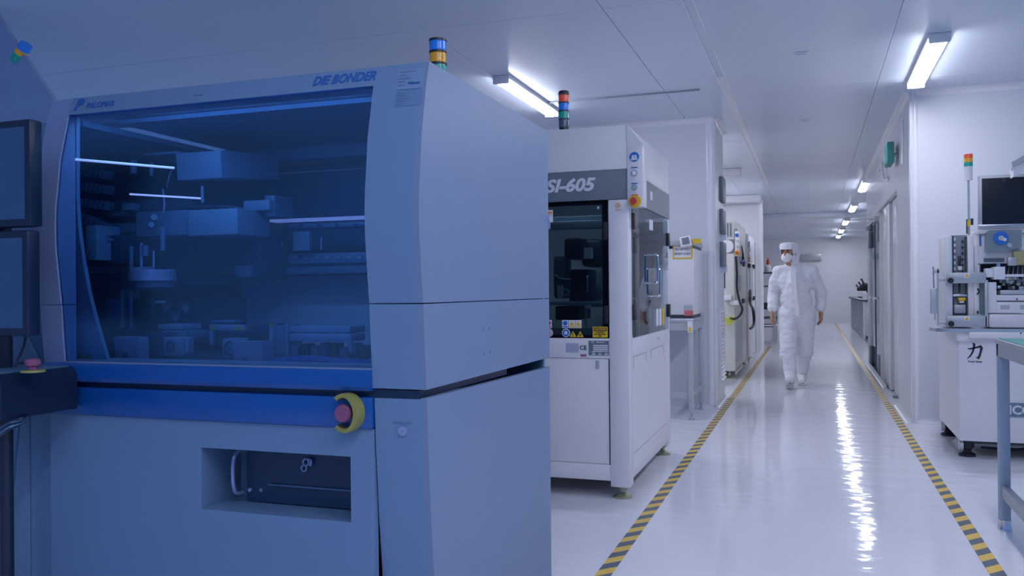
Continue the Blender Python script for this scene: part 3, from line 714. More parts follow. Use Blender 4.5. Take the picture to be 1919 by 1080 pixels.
# two stacked monitors on an arm, key shelf
def monitor(name, label, x0, z0, x1, z1, y, body=M_BLK2, scr=M_NAVY):
    t = thing(name, label, 'monitor', ((x0+x1)/2, y+.02, z0))
    obj('frame', MB().box(x0, y, z0, x1, y+0.045, z1, .006), body, t)
    obj('screen', MB().box(x0+.02, y-.001, z0+.022, x1-.02, y+.004, z1-.022), scr, t)
    obj('rear_shell', MB().box(x0+.06, y+.045, z0+.05, x1-.06, y+.085, z1-.05, .01), body, t)
    return t
ma = at(55, 222, Y=1.90); mb_ = at(55, 424, Y=1.90); mc = at(51, 431, Y=1.90); md = at(51, 630, Y=1.90)
monitor('monitor', 'upper of the two black flat monitors at the left edge', ma.x-.42, mb_.z, ma.x, ma.z, 1.90)
monitor('monitor', 'lower of the two black flat monitors at the left edge', mc.x-.42, md.z, mc.x, mc.z, 1.90)
KS = thing('console_shelf', 'dark navy keyboard console with red stop button at the lower left edge', 'console', (at(50, 740, Y=2.0).x, 2.0, .8))
obj('pole', MB().cyl((ma.x-.25, 2.03, 0), (ma.x-.25, 2.03, 1.7), .02), M_BLK2, KS)
obj('base', MB().cyl((ma.x-.25, 2.03, 0), (ma.x-.25, 2.03, .02), .14), M_BLK2, KS)
for z_ in (1.1, 1.5): obj('bracket', MB().box(ma.x-.29, 1.984, z_-.03, ma.x-.21, 2.05, z_+.03, .004), M_BLK2, KS)
e0 = at(104, 700, Y=2.05); e1 = at(104, 772, Y=2.05); e2 = at(0, 690, Y=2.05)
obj('shelf', MB().prism([(e0.x-.02, e0.z+.012), (e0.x+.002, e0.z-.01), (e0.x+.002, e1.z), (e0.x-.12, e1.z-.004), (e0.x-.2, e1.z-.035), (e0.x-.75, e1.z-.06), (e0.x-.75, e0.z+.012)], 1.86, 2.13, 'Y'), M_BLK2, KS)
obj('key_panel', MB().box(e0.x-.55, 1.80, e0.z-.035, e0.x-.09, 1.99, e0.z-.02, .006), M_NAVY2, KS)
obj('top_plate', MB().box(e0.x-.7, 1.88, e0.z+.012, e0.x-.03, 2.13, e0.z+.016, .001), M_NAVY2, KS)
ep = at(62, 702, Y=1.93)
E_ = bpy.data.objects.new('emergency_stop', None); COL.objects.link(E_); E_.parent = KS; E_.location = Vector((ep.x, 1.93, e0.z+.016))-wloc(KS)
obj('ring', MB().cyl((ep.x, 1.93, e0.z+.016), (ep.x, 1.93, e0.z+.022), .034, .032, 28), M_MUT_Y, E_)
obj('knob', MB().lathe((ep.x, 1.93, e0.z+.020), [(.013, 0), (.013, .012), (.021, .016), (.023, .026), (.018, .034), (.006, .036)]), M_MUT_R, E_)
cbm = MB().tube([at(48, 632, Y=1.99), at(44, 650, Y=2.0), at(33, 675, Y=1.98), at(28, 688, Y=1.97)], .004)
obj('monitor_cable', cbm, M_BLK2, label='short black cable dropping from the lower left monitor', cat='cable')
for k in range(5):
    obj('loose_cable', MB().tube([at(0-5, 800+k*5, Y=1.9+.01*k), at(20, 788+k*4, Y=1.9), at(45, 783+k*2, Y=1.92+.01*k), at(62, 768, Y=2.0)], .004), (M_BLK2, M_NAVY2, M_BLK2, M_PBD, M_BLK2)[k], KS)
obj('power_cord', MB().tube([at(36, 790, Y=2.17), at(30, 850, Y=2.18), at(24, 915, Y=2.18), at(9, 950, Y=2.18), at(7, 980, Y=2.18), at(12, 1002, Y=2.18), at(2, 1030, Y=2.18), (-2.55, 2.18, 0.2), (-2.53, 2.17, 0.006)], .0035), M_NAVY2, label='thin dark cord hanging down the cabinet at the left edge', cat='cable')
#==PART3==
def sxp(mb, x0, y0, x1, y1, X, t=0.01, bev=0.0):
    """Box lying on a plane of constant X (facing the walkway), spanning a pixel rectangle."""
    ym = (y0+y1)/2; Y0 = at(x0, ym, X=X).y; Y1 = at(x1, ym, X=X).y; xm = (x0+x1)/2
    return mb.box(X, Y0, at(xm, y1, X=X).z, X+t, Y1, at(xm, y0, X=X).z, bev)

# ------------------------------------------------------------ white inspection cabinet with the grey band
IX, IY, IB, IT = -0.965, 4.75, 6.20, 2.088; IL = -2.05
IC = thing('inspection_cabinet', 'tall white machine cabinet with grey lettered band, glass doors and round levelling feet', 'machine', ((IX+IL)/2, (IY+IB)/2, 0))
b = MB(); b.box(IL, IY, 1.842, IX, IB, IT, .006)
obj('top_box', b, M_WHITE, IC)
fr = MB()
fr.box(IX-.112, IY, 0.066, IX, IY+.10, 1.673, .006); fr.box(IX-.09, IB-.10, 0.066, IX, IB, 1.673, .006)
fr.box(IL, IY, 0.066, IL+.1, IY+.1, 1.673, .006); fr.box(IL, IB-.1, 0.066, IL+.1, IB, 1.673, .006)
fr.box(IL+.09, IY+.004, 0.098, IX-.105, IY+.10, 0.188, .004); fr.box(IX-.08, IY+.09, 0.098, IX-.004, IB-.09, 0.20, .004)
fr.box(IL+.09, IY+.003, 0.784, IX-.105, IY+.08, 0.897, .003); fr.box(IX-.08, IY+.09, 0.79, IX-.003, IB-.09, 0.893, .003)
fr.box(IL+.09, IB-.08, .10, IX-.08, IB-.021, .20, .004)
obj('frame', fr, M_WHITE, IC)
obj('front_band', MB().box(IL, IY+.002, 1.675, IX-.002, IY+.06, 1.842, .002), M_PANEL, IC)
obj('side_band', MB().prism([(IY+.11, 1.842), (IB-.012, 1.842), (IB-.004, 1.835), (IB-.004, 1.668), (IY+.11, 1.668)], IX-.05, IX+.006, 'X'), M_PANEL, IC)
obj('notice', MB().box(IX+.006, 5.42, 1.735, IX+.008, 5.50, 1.79), M_PAPER, IC)
lb = MB().box(IL+.1, IY+.008, 0.19, IX-.115, IY+.03, 0.782, .003); LD = obj('lower_door', lb, M_WHITE, IC)
obj('latch', MB().box(-1.155, IY+.003, 0.725, -1.135, IY+.012, 0.772, .002), M_GREYL, LD)
for x in (IX-.12,): obj('door_seam', MB().box(x+.002, IY+.006, .19, x+.006, IY+.009, .785), M_DKGREY, LD)
obj('side_cover', MB().box(IX-.02, IY+.12, 0.20, IX-.006, IB-.1, 0.79), M_WHITE, IC)
sm = MB()
obj('cover_seam', MB().box(IX-.006, 4.90, .715, IX-.004, 4.905, .785).box(IX-.006, 4.9, .782, IX-.004, 5.30, .786), M_GREYL, IC)
obj('cover_seam', MB().box(IX-.006, 5.30, .725, IX-.004, 5.305, .786), M_GREYL, IC)
obj('cover_seam', MB().box(IX-.006, 5.46, .725, IX-.004, 5.465, .786).box(IX-.006, 5.46, .784, IX-.004, 5.95, .788), M_GREYL, IC)
obj('cover_seam', MB().box(IX-.006, 5.95, .725, IX-.004, 5.955, .786), M_GREYL, IC)
obj('cover_seam', MB().box(IX-.006, 4.90, .232, IX-.004, 6.05, .236), M_GREYL, IC)
for yy in (5.70, 5.76): obj('screw', MB().cyl((IX-.004, yy, .845), (IX, yy, .845), .006, n=12), M_GREYL, IC)
obj('back_panel', MB().box(IL, IB-.02, .1, IX-.1, IB, 1.842), M_WHITE, IC)
obj('left_panel', MB().box(IL, IY+.1, .1, IL+.02, IB-.02, 1.842), M_WHITE, IC)
obj('deck', MB().box(IL+.02, IY+.05, .86, IX-.02, IB-.02, .89), M_DKGREY, IC)
for (x, y) in ((IX-.055, IY+.055), (IX-.05, IB-.06), (IL+.06, IY+.055), (IL+.06, IB-.06)): screw_foot(IC, x, y, .075)
# lettering and front marks
text('RSI-605', (-1.335, IY, 1.762), 0.098, M_INKW, IC, shear=0.25, bold=0.004, width=0.36)
# button column
BC = obj('button_column', MB().box(IX-.002, IY-.004, 1.628, -0.878, IY+.105, 1.965, .004).prism([(IX-.002, 1.96), (-.878, 1.96), (-.878, 1.975), (IX-.002, 2.086)], IY-.003, IY+.1, 'Y'), M_WHITE, IC)
cx = -0.925
c1 = obj('manual_sign', MB().cyl((cx, IY-.004, 1.905), (cx, IY-.006, 1.905), .027, n=32), M_BLUE, BC)
obj('book_symbol', MB().box(cx-.014, IY-.008, 1.895, cx-.001, IY-.006, 1.915).box(cx+.001, IY-.008, 1.895, cx+.014, IY-.006, 1.915).box(cx-.018, IY-.0075, 1.887, cx+.018, IY-.006, 1.898), M_INKW, c1)
for z, m in ((1.845, M_INKB), (1.757, M_INKB), (1.692, M_RED)): obj('button_label', MB().box(cx-.018, IY-.0055, z-.002, cx+.018, IY-.004, z+.004), m, BC)
for z, rr in ((1.815, .018), (1.735, .016)):
    kb = obj('push_button', MB().cyl((cx, IY-.004, z), (cx, IY-.012, z), rr, n=28), M_CHROME, BC); obj('button_cap', MB().cyl((cx, IY-.012, z), (cx, IY-.016, z), rr*.65, n=24), M_PAPER if rr > .017 else M_GREYL, kb)
estop(BC, (cx, IY-.004, 1.658), .021)
w_ = obj('warranty_seal', MB().cyl((-1.02, IY-.0015, 1.64), (-1.02, IY, 1.64), .016, n=24).box(-1.037, IY-.0015, 1.612, -1.003, IY, 1.619), mat('peach_ink', (.80, .50, .38), .5), IC)
# front door: dark frame, smoked pane, hinges
FD = bpy.data.objects.new('front_door', None); COL.objects.link(FD); FD.parent = IC; FD.location = Vector((-1.5, IY, .9))-wloc(IC)
XD = IX-.115
obj('door_pane', MB().box(IL+.1, IY+.004, .897, XD, IY+.010, 1.673), G_RSI, FD)
obj('door_frame', MB().box(XD-.035, IY+.010, .897, XD, IY+.03, 1.673).box(IL+.1, IY+.010, 1.650, XD, IY+.03, 1.673).box(IL+.1, IY+.010, .897, XD, IY+.03, .915), M_BLACK, FD)
for z in (1.50, 1.03): obj('hinge', MB().box(XD-.028, IY-.004, z-.05, XD-.002, IY+.006, z+.05, .003), M_BLACK, FD)
obj('square_mark', MB().box(XD-.06, IY+.002, 1.625, XD-.048, IY+.004, 1.64), M_GREYL, FD)
# stickers low on the pane
ys_ = IY+.004
def small_sign(x, z, w, h, col, parent, inner=None):
    s_ = sticker(parent, x-w/2, z-h/2, x+w/2, z+h/2, ys_, M_PAPER, 'pictogram_sticker')
    if col: obj('pictogram', tri(MB(), x, z+h*.12, w*.8, ys_-.0015) if inner == 't' else MB().cyl((x, ys_-.0015, z+h*.12), (x, ys_-.003, z+h*.12), w*.38, n=24), col, s_)
    obj('strip', MB().box(x-w*.4, ys_-.003, z-h*.40, x+w*.4, ys_-.0015, z-h*.25), col or M_RED, s_)
small_sign(-1.332, .976, .036, .046, M_BLUE, FD); small_sign(-1.293, .976, .036, .046, M_YEL, FD, 't'); small_sign(-1.255, .976, .036, .046, M_YEL, FD, 't')
small_sign(-1.430, .976, .036, .046, M_RED, FD)
g1 = obj('goggles_sign', MB().cyl((-1.328, ys_, .926), (-1.328, ys_-.0015, .926), .024, n=30), M_PAPER, FD); obj('blue_disc', MB().cyl((-1.328, ys_-.0015, .926), (-1.328, ys_-.003, .926), .020, n=30), M_BLUE, g1)
obj('head_symbol', MB().cyl((-1.328, ys_-.003, .928), (-1.328, ys_-.004, .928), .009, n=20).box(-1.340, ys_-.004, .918, -1.316, ys_-.003, .922), M_INKW, g1)
g1 = obj('prohibition_sign', MB().cyl((-1.430, ys_, .926), (-1.430, ys_-.0015, .926), .024, n=30), M_PAPER, FD); obj('ring', MB().torus((-1.430, ys_-.002, .926), .018, .002, 'Y'), M_RED, g1); obj('dot', MB().cyl((-1.43, ys_-.0015, .926), (-1.43, ys_-.003, .926), .007, n=14), M_INK, g1)
warn(FD, -1.287, .920, .040, ys_); warn(FD, -1.245, .920, .040, ys_, word='x')
cs = sticker(FD, -1.172, .902, -1.086, .962, ys_, M_YEL, 'caution_sign')
obj('border', MB().box(-1.167, ys_-.0025, .937, -1.091, ys_-.0015, .957), M_INK, cs)
text('CAUTION', (-1.129, ys_-.004, .947), .016, M_YEL, cs, bold=.0006, width=.066)
for k, (t_, w2) in enumerate((('CLASS MOVE', .045), ('BODY PARTS HAZARD', .066), ('AREA', .018))): text(t_, (-1.129, ys_-.003, .930-k*.010), .008, M_INK, cs, width=w2)
s2_ = sticker(FD, -1.452, 1.56, -1.40, 1.63, ys_, M_PAPER, 'notice_label'); obj('strip', MB().box(-1.448, ys_-.003, 1.605, -1.404, ys_-.0015, 1.622), M_ORANGE, s2_)
# plates under the door
yl = IY+.003
cp = sticker(IC, -1.196, .800, -1.079, .884, yl, M_PANEL, 'nameplate'); text('Newport', (-1.128, yl-.003, .876), .013, M_INKW, cp, bold=.0003)
obj('emblem', MB().torus((-1.178, yl-.003, .876), .005, .001, 'Y').torus((-1.168, yl-.003, .876), .005, .001, 'Y'), M_INKW, cp)
for k in range(4): obj('field', MB().box(-1.170, yl-.003, .853-k*.0105, -1.085, yl-.0015, .860-k*.0105), M_INKW, cp)
for r_ in range(2):
    for c_ in range(3): obj('field', MB().box(-1.178+c_*.036, yl-.003, .817-r_*.013, -1.157+c_*.036, yl-.0015, .824-r_*.013), M_INKW, cp)
ce = sticker(IC, -1.252, .812, -1.203, .870, yl, M_PAPER, 'ce_mark_label'); text('CE', (-1.2275, yl-.003, .842), .034, M_INK, ce, bold=.0004)
obj('red_label', MB().box(-1.244, yl-.0015, .792, -1.21, yl, .806), mat('dull_red_ink', (.35, .15, .22), .5), IC)
gs = sticker(IC, -1.330, .815, -1.254, .868, yl, mat('lilac_sticker', (.52, .53, .70), .5), 'text_sticker')
for k in range(6): obj('text_line', MB().box(-1.326, yl-.0025, .822+k*.007, -1.262+.002*(k % 3), yl-.0015, .8232+k*.007), M_GREYL, gs)
# glass side doors
SD = bpy.data.objects.new('side_doors', None); COL.objects.link(SD); SD.parent = IC; SD.location = Vector((IX, 5.5, .9))-wloc(IC)
for k, (y0, y1) in enumerate(((IY+.115, 5.488), (5.492, IB-.075))): obj('door_pane', MB().box(IX-.002, y0, .896, IX+.004, y1, 1.662), G_SIDE, SD)
for (y, z) in ((IY+.135, 1.56), (IY+.135, 1.04), (IB-.07, 1.52), (IB-.07, 1.02)): obj('hinge', MB().box(IX-.002, y-.03, z-.045, IX+.016, y+.03, z+.045, .003), M_BLACK, SD)
for (yc, zc) in ((5.455, 1.30), (5.535, 1.215)):
    for s_ in (1,):
        r_ = .035
        obj('handle', MB().tube([(IX+.004, yc, zc+.09), (IX+.04, yc, zc+.085), (IX+.045, yc, zc+.05), (IX+.045, yc, zc-.05), (IX+.04, yc, zc-.085), (IX+.004, yc, zc-.09)], .007), M_CHROME, SD)
sticker_ = MB().box(IX+.004, 5.40, 1.545, IX+.006, 5.52, 1.61); obj('notice', sticker_, M_PAPER, SD)
for yy, m in ((5.62, M_PAPER), (5.74, M_PAPER), (5.86, M_YEL)): obj('pictogram_sticker', MB().box(IX+.004, yy, .93, IX+.006, yy+.08, 1.04), m, SD)
# what shows inside
obj('linear_rail', MB().px(1028, 405, 1128, 414, 5.0, .06, .004), M_PANEL, IC); obj('upper_cover', MB().px(1028, 414, 1132, 428, 4.95, .1, .004), M_GREYL, IC)
obj('camera_head', MB().px(1056, 446, 1092, 486, 5.1, .2, .02), M_BLACK, IC); obj('camera_head', MB().px(1088, 448, 1127, 500, 5.2, .25, .03), M_BLACK, IC)
obj('white_block', MB().px(1094, 464, 1108, 485, 5.05, .05, .004), M_PAPER, IC)
obj('arm', MB().px(1036, 480, 1060, 560, 5.15, .15, .02), M_DKGREY, IC)
obj('column', MB().px(1104, 500, 1128, 575, 5.6, .1, .004), M_GREYL, IC); obj('column', MB().px(1066, 505, 1104, 570, 5.3, .2, .01), M_BLACK, IC)
obj('handle', MB().tube([at(1099, 517, Y=5.02), at(1101, 520, Y=4.99), at(1101, 543, Y=4.99), at(1099, 546, Y=5.02)], .004), M_CHROME, IC)
obj('lens', MB().cyl(at(1050, 535, Y=5.1), at(1050, 560, Y=5.1), .02, .015), M_GREYL, IC); obj('hose', MB().torus(at(1060, 548, Y=5.08), .02, .004, 'Y'), M_GREYL, IC)
obj('stage', MB().px(1030, 566, 1130, 572, 5.0, .3, .003), M_GREYL, IC); obj('stage_block', MB().px(1040, 574, 1085, 600, 5.1, .3, .01), M_BLACK, IC)
obj('white_block', MB().px(1095, 572, 1106, 579, 4.95, .03, .002), M_PAPER, IC); obj('post', MB().px(1096, 580, 1099, 613, 4.97, .02), M_GREYL, IC)
obj('linkage', MB().tube([at(1040, 515, Y=5.05), at(1052, 522, Y=5.03), at(1070, 523, Y=5.05)], .005), M_STEEL, IC)
for (x, y, z, h_, r_) in ((-1.25, 5.5, .89, .45, .03), (-1.18, 5.75, .89, .3, .05), (-1.3, 5.9, .89, .5, .04), (-1.15, 5.3, .89, .2, .03)):
    obj('fixture', MB().cyl((x, y, z), (x, y, z+h_), r_).box(x-.05, y-.04, z+h_*.5, x+.05, y+.04, z+h_*.6, .005), M_GREYL, IC)
obj('hidden_fill_strip', MB().box(-1.6, 4.95, 1.80, -1.1, 5.02, 1.81), mat('cabinet_fill', (.8, .8, .9), .3, emit=(.75, .9, 1), estr=22), IC)  # unseen strip added to brighten what stands behind the glass doors
t_ = stack_light(IC, -1.345, IY+.06, IT, [M_LCLR, M_LGRN, M_LBLUE, M_LRED], r=.031, h=.048, base=.018, ring=M_DKGREY)
# small key knob on the die bonder's far edge
obj('hook', MB().cyl((-1.0, 3.31, 1.455), (-.985, 3.31, 1.455), .008).cyl((-.99, 3.31, 1.47), (-.99, 3.31, 1.415), .004), M_CHROME, DB)

# ------------------------------------------------------------ oven on its steel table
TB = thing('steel_table', 'grey steel table with square legs and a shelf rail, under the white oven', 'table', (-1.5, 8.2, 0))
tx0, tx1, ty0, ty1 = -2.1, -1.0, 7.80, 8.58
obj('tabletop', MB().box(tx0, ty0, .875, tx1, ty1, .905, .003), M_STEEL, TB)
obj('apron', MB().box(tx0+.01, ty0+.01, .80, tx1-.01, ty0+.04, .875).box(tx1-.04, ty0+.01, .80, tx1-.01, ty1-.01, .875), M_GREYL, TB)
for (x, y) in ((tx1-.03, ty0+.03), (tx1-.03, ty1-.04), (tx0+.03, ty0+.03), (tx0+.03, ty1-.04)):
    L_ = obj('leg', MB().box(x-.022, y-.022, .07, x+.022, y+.022, .875, .003), M_GREYL, TB); obj('levelling_foot', MB().lathe((x, y, 0), [(.024, 0), (.024, .015), (.012, .02), (.012, .05), (.021, .055), (.021, .072)]), M_STEEL, L_)
obj('rail', MB().box(tx0+.05, ty0+.015, .20, tx1-.05, ty0+.04, .245), M_GREYL, TB); obj('rail', MB().box(tx1-.042, ty0+.05, .20, tx1-.018, ty1-.05, .245), M_GREYL, TB)
tg = obj('tag', MB().box(tx1-.055, ty0-.002, .78, tx1-.012, ty0+.009, .885), M_PAPER, TB); obj('symbol', MB().box(tx1-.045, ty0-.003, .79, tx1-.022, ty0-.0015, .83), M_YEL, tg)
OV = thing('curing_oven', 'white box oven with a tilted control display and yellow bordered sign', 'oven', (-1.35, 8.25, .905))
oy0, oy1, ox0, ox1 = 7.93, 8.57, -1.72, -1.01
obj('body', MB().box(ox0, oy0, .935, ox1, oy1, 1.54, .01), M_WHITE, OV)
obj('base', MB().box(ox0+.02, oy0+.02, .905, ox1-.02, oy1-.02, .935), M_DKGREY, OV)
obj('gap', MB().box(ox0+.01, oy0+.02, 1.54, ox1-.01, oy1-.01, 1.565), M_DKGREY, OV)
obj('lid', MB().box(ox0-.01, oy0-.02, 1.565, ox1+.005, oy1, 1.615, .008), M_GREYL, OV)
cpn = at(1285, 453, Y=7.9)
D_ = obj('control_display', MB().obox(Vector((cpn.x, 7.89, cpn.z)), (.10, .022, .10), Matrix.Rotation(-.35, 3, 'X') @ Matrix.Rotation(-.2, 3, 'Y'), .006), M_PAPER, OV)
obj('screen', MB().obox(Vector((cpn.x+.002, 7.874, cpn.z+.006)), (.065, .004, .065), Matrix.Rotation(-.35, 3, 'X') @ Matrix.Rotation(-.2, 3, 'Y'), .001), M_PANEL, D_)
lbn = at(1306, 452, Y=7.9); obj('yellow_label', MB().box(lbn.x-.04, 7.905, lbn.z-.022, lbn.x+.035, 7.912, lbn.z+.022), M_YEL, OV)
a = at(1261, 460, Y=oy0); b = at(1298, 485, Y=oy0)
sg = obj('sign', MB().box(a.x, oy0-.003, b.z, b.x, oy0, a.z), M_YEL, OV); obj('sign_face', MB().box(a.x+.012, oy0-.004, b.z+.012, b.x-.012, oy0-.003, a.z-.012), M_PAPER, sg)
text('353 ND/NDT', ((a.x+b.x)/2, oy0-.005, a.z-.038), .028, M_INK, sg, width=.145); text('EPOXY ONLY', ((a.x+b.x)/2, oy0-.005, a.z-.080), .028, M_INK, sg, width=.145)
a = at(1282, 582, Y=oy0); b = at(1299, 592, Y=oy0); obj('red_sticker', MB().box(a.x, oy0-.002, b.z, b.x, oy0, a.z), mat('soft_red', (.62, .16, .18), .5), OV)
a = at(1281, 572, Y=oy0); b = at(1298, 581, Y=oy0); obj('grey_sticker', MB().box(a.x, oy0-.002, b.z, b.x, oy0, a.z), M_GREYL, OV)

# ------------------------------------------------------------ machines in the left bay
AX = -0.95; AY = 11.50; AB = 13.5; AT = 2.07
MA = thing('dispensing_machine', 'tall cream machine in the left bay with looping black hose and yellow wires', 'machine', (-1.6, 12.5, 0))
obj('body', MB().box(-2.2, AY, .10, AX, AB, AT, .01), M_CREAM, MA)
obj('front_band', MB().px(1350, 449, 1376, 475, AY-.004, .004), M_PANEL, MA)
c = at(1362, 462, Y=AY-.006); obj('disc', MB().cyl(c, c+Vector((0, -.004, 0)), .085, n=30), M_PAPER, MA)
vb = MB().px(1350, 417, 1373, 445, AY-.004, .004); VB = obj('vent_window', vb, M_GREYL, MA)
for k in range(4): obj('slat', MB().px(1352+k*5.5, 419, 1353.5+k*5.5, 443, AY-.010, .005), M_DKGREY, VB)
obj('seam', MB().px(1356.5, 475, 1359, 540, AY-.004, .004), M_DKGREY, MA)
BCa = obj('button_column', sxp(MB(), 1377.3, 432, 1386, 480, AX, .03, .004), M_WHITE, MA)
def side_disc(parent, x, y, X, r, m, name): c = at(x, y, X=X); return obj(name, MB().cyl(c, c+Vector((.004, 0, 0)), r, n=26), m, parent)
def front_disc(parent, x, y, Y, r, m, name): c = at(x, y, Y=Y); return obj(name, MB().cyl(c, c+Vector((0, -.006, 0)), r, n=26), m, parent)
bcf = obj('button_plate', MB().px(1377.5, 433, 1386, 480, AY-.03, .02, .003), M_WHITE, MA)
front_disc(bcf, 1381, 441, AY-.03, .024, M_BLUE, 'manual_sign'); front_disc(bcf, 1382, 452, AY-.03, .018, M_GREYL, 'push_button'); front_disc(bcf, 1382, 463, AY-.03, .018, M_GREYL, 'push_button')
estop(bcf, at(1381.5, 474, Y=AY-.03), .02)
obj('hose', MB().tube([at(1379, 481, Y=11.45), at(1381, 510, Y=11.44), at(1381, 540, Y=11.44), at(1386, 565, Y=11.42), at(1391, 580, Y=11.4), at(1386, 592, Y=11.4), at(1377, 598, Y=11.4), at(1370, 597, Y=11.44)], .014), M_BLACK, MA)
obj('wire_bundle', MB().tube([at(1388, 462, X=AX+.02), at(1391, 475, X=AX+.03), at(1393, 490, X=AX+.03), at(1394, 498, X=AX+.03)], .02), M_BLACK, MA)
obj('wire_bundle', MB().tube([at(1389, 493, X=AX+.03), at(1393, 488, X=AX+.04), at(1396, 494, X=AX+.03)], .015), M_INKB, MA)
for k in range(4):
    obj('yellow_wire', MB().tube([at(1357, 590+k, Y=11.46), at(1362, 597+3*k, Y=11.42), at(1369, 603+k*2, Y=11.40), at(1376, 600-3*k, Y=11.42), at(1370, 594+k*3, Y=11.44), at(1364, 600, Y=11.46)], .006), M_WIREY, MA)
obj('white_spool', MB().px(1357, 554, 1371, 563, AY-.10, .1, .01), M_PAPER, MA)
obj('spool_housing', MB().px(1368, 563, 1387, 572, AY-.06, .06, .01), M_PAPER, MA)
obj('door_latch', sxp(MB(), 1390, 560, 1394, 568, AX, .02), M_BLACK, MA)
for (x0, y0, x1, y1) in ((1384, 516, 1389, 531), (1384, 532, 1389, 546)):
    obj('access_cover', sxp(MB(), x0, y0, x1, y1, AX, .004, .001), M_GREYL, MA)
obj('lower_panel', sxp(MB(), 1379, 600, 1391, 676, AX, .004, .001), mat('pale_grey_panel', (.58, .60, .62), .4), MA)
obj('plinth', sxp(MB(), 1378, 690, 1391, 696, AX, .006, .001), M_WHITE, MA)
for (x, y) in ((AX-.08, AY+.08), (AX-.08, AB-.1), (-2.1, AY+.08), (-2.1, AB-.1)): screw_foot(MA, x, y, .11, r=.06)
BX = -0.93; MBn = thing('bonding_machine', 'smaller white machine behind the cream one in the left bay', 'machine', (-1.5, 14.6, 0))
obj('body', MB().box(-2.0, 13.75, .09, BX, 15.3, 2.02, .02), M_WHITE, MBn)
bp_ = obj('button_plate', sxp(MB(), 1402, 455, 1408, 490, BX, .02, .003), M_WHITE, MBn)
side_disc(bp_, 1404.5, 458, BX+.02, .05, M_BLUE, 'manual_sign'); side_disc(bp_, 1405, 468, BX+.02, .025, M_BLACK, 'push_button')
side_disc(bp_, 1405, 486, BX+.02, .06, M_YEL, 'stop_ring'); side_disc(bp_, 1405, 486, BX+.025, .03, M_RED, 'stop_knob')
for (x, y) in ((1403, 498), (1411, 500), (1404, 560), (1411, 559)): obj('hinge', sxp(MB(), x-1.2, y-3.5, x+1.2, y+3.5, BX, .03), M_BLACK, MBn)
obj('door_pane', sxp(MB(), 1404, 500, 1410, 560, BX, .01), mat('pale_grey_panel', (.58, .60, .62), .4), MBn)
obj('hose', MB().tube([at(1406, 545, X=BX+.02), at(1406, 568, X=BX+.05), at(1411, 580, X=BX+.12), at(1413, 600, X=BX+.14), at(1411, 612, X=BX+.10), at(1406, 616, X=BX+.03)], .02), M_BLACK, MBn)
for (x, y) in ((BX-.1, 13.85), (BX-.1, 15.2), (-1.9, 13.85), (-1.9, 15.2)): screw_foot(MBn, x, y, .10, r=.06)
RK = thing('wire_rack', 'white wire rack with small coloured boxes against the far end of the left bay', 'rack', (-1.05, 15.95, 0))
rk = MB()
for z_ in (.3, .7, 1.1, 1.45, 1.58, 1.71, 1.84, 1.97):
    for k in range(5): rk.box(-1.20+k*.05, 15.6, z_, -1.192+k*.05, 16.3, z_+.008)
    rk.box(-1.2, 15.6, z_, -.98, 15.61, z_+.015); rk.box(-1.2, 16.29, z_, -.98, 16.3, z_+.015)
obj('shelves', rk, M_GREYL, RK)
for x in (-1.2, -.98):
    for y in (15.6, 16.29): obj('post', MB().box(x-.008, y-.008, 0, x+.008, y+.008, 2.0), M_GREYL, RK)
for k, (z_, m, lb) in enumerate(((1.458, M_YEL, 'yellow tray on the lowest basket of the wire rack'), (1.588, M_PAPER, 'white box on the wire rack just above the yellow tray'), (1.718, mat('peach_ink', (.8, .5, .38), .5), 'peach box in the middle of the wire rack'))):
    obj('storage_box', MB().box(-1.17, 15.68, z_, -1.0, 15.98, z_+.06, .005), m, label=lb, cat='box', group='boxes on the wire rack')

# shelf rack beyond the second partition, stool, things on it
SH = thing('equipment_shelf', 'white equipment shelf with dark shelves behind the walking person', 'shelf', (-1.0, 19.6, 0))
SXx0, SXx1, SY0, SY1 = -1.55, -.72, 19.2, 20.0
for x in (SXx0, SXx1-.04):
    for y in (SY0, SY1): obj('upright', MB().box(x-.02, y-.02, 0, x+.02, y+.02, 1.52), M_GREYL, SH)
for z_ in (.36, .52, 1.20, 1.49): obj('shelf_board', MB().box(SXx0, SY0, z_, SXx1, SY1, z_+.03, .003), M_DKGREY if z_ > .5 else M_PAPER, SH)
obj('drawer_unit', MB().box(SXx0+.05, SY0+.02, .72, SXx1-.08, SY1-.05, .86, .01), M_BLACK, SH)
obj('side_panel', MB().box(SXx0, SY0+.03, .05, SXx1-.06, SY1-.02, .34), M_PAPER, SH)
def_b = [(-1.05, 1.52, .05, .16, M_PAPER, 'bottle', 'white squat bottle with a red cap on the equipment shelf top')]
BT = thing('cleaning_bottle', 'white bottle with red cap standing on top of the equipment shelf', 'bottle', (-.90, 19.4, 1.52))
obj('body', MB().lathe((-.90, 19.4, 1.52), [(.07, 0), (.07, .12), (.03, .15), (.03, .16)]), M_PAPER, BT); obj('cap', MB().lathe((-.90, 19.4, 1.68), [(.032, 0), (.032, .09), (.012, .11), (.012, .15)]), M_RED, BT)
bx_ = thing('instrument_box', 'small black instrument beside the red capped bottle on the equipment shelf', 'instrument', (-.78, 19.5, 1.52)); obj('case', MB().box(-.82, 19.45, 1.52, -.73, 19.7, 1.60, .01), M_BLACK, bx_)
for k, x in enumerate((-1.35, -1.2, -1.0)):
    tt = thing('glass_jar', 'clear cylinder standing on the middle board of the equipment shelf', 'jar', (x, 19.35, 1.23), 'clear cylinders on the equipment shelf'); obj('jar', MB().cyl((x, 19.35, 1.23), (x, 19.35, 1.42), .04), M_PAPER, tt)
ST = thing('lab_stool', 'dark teal stool standing beside the equipment shelf, mostly behind the person', 'stool', (-.52, 20.0, 0))
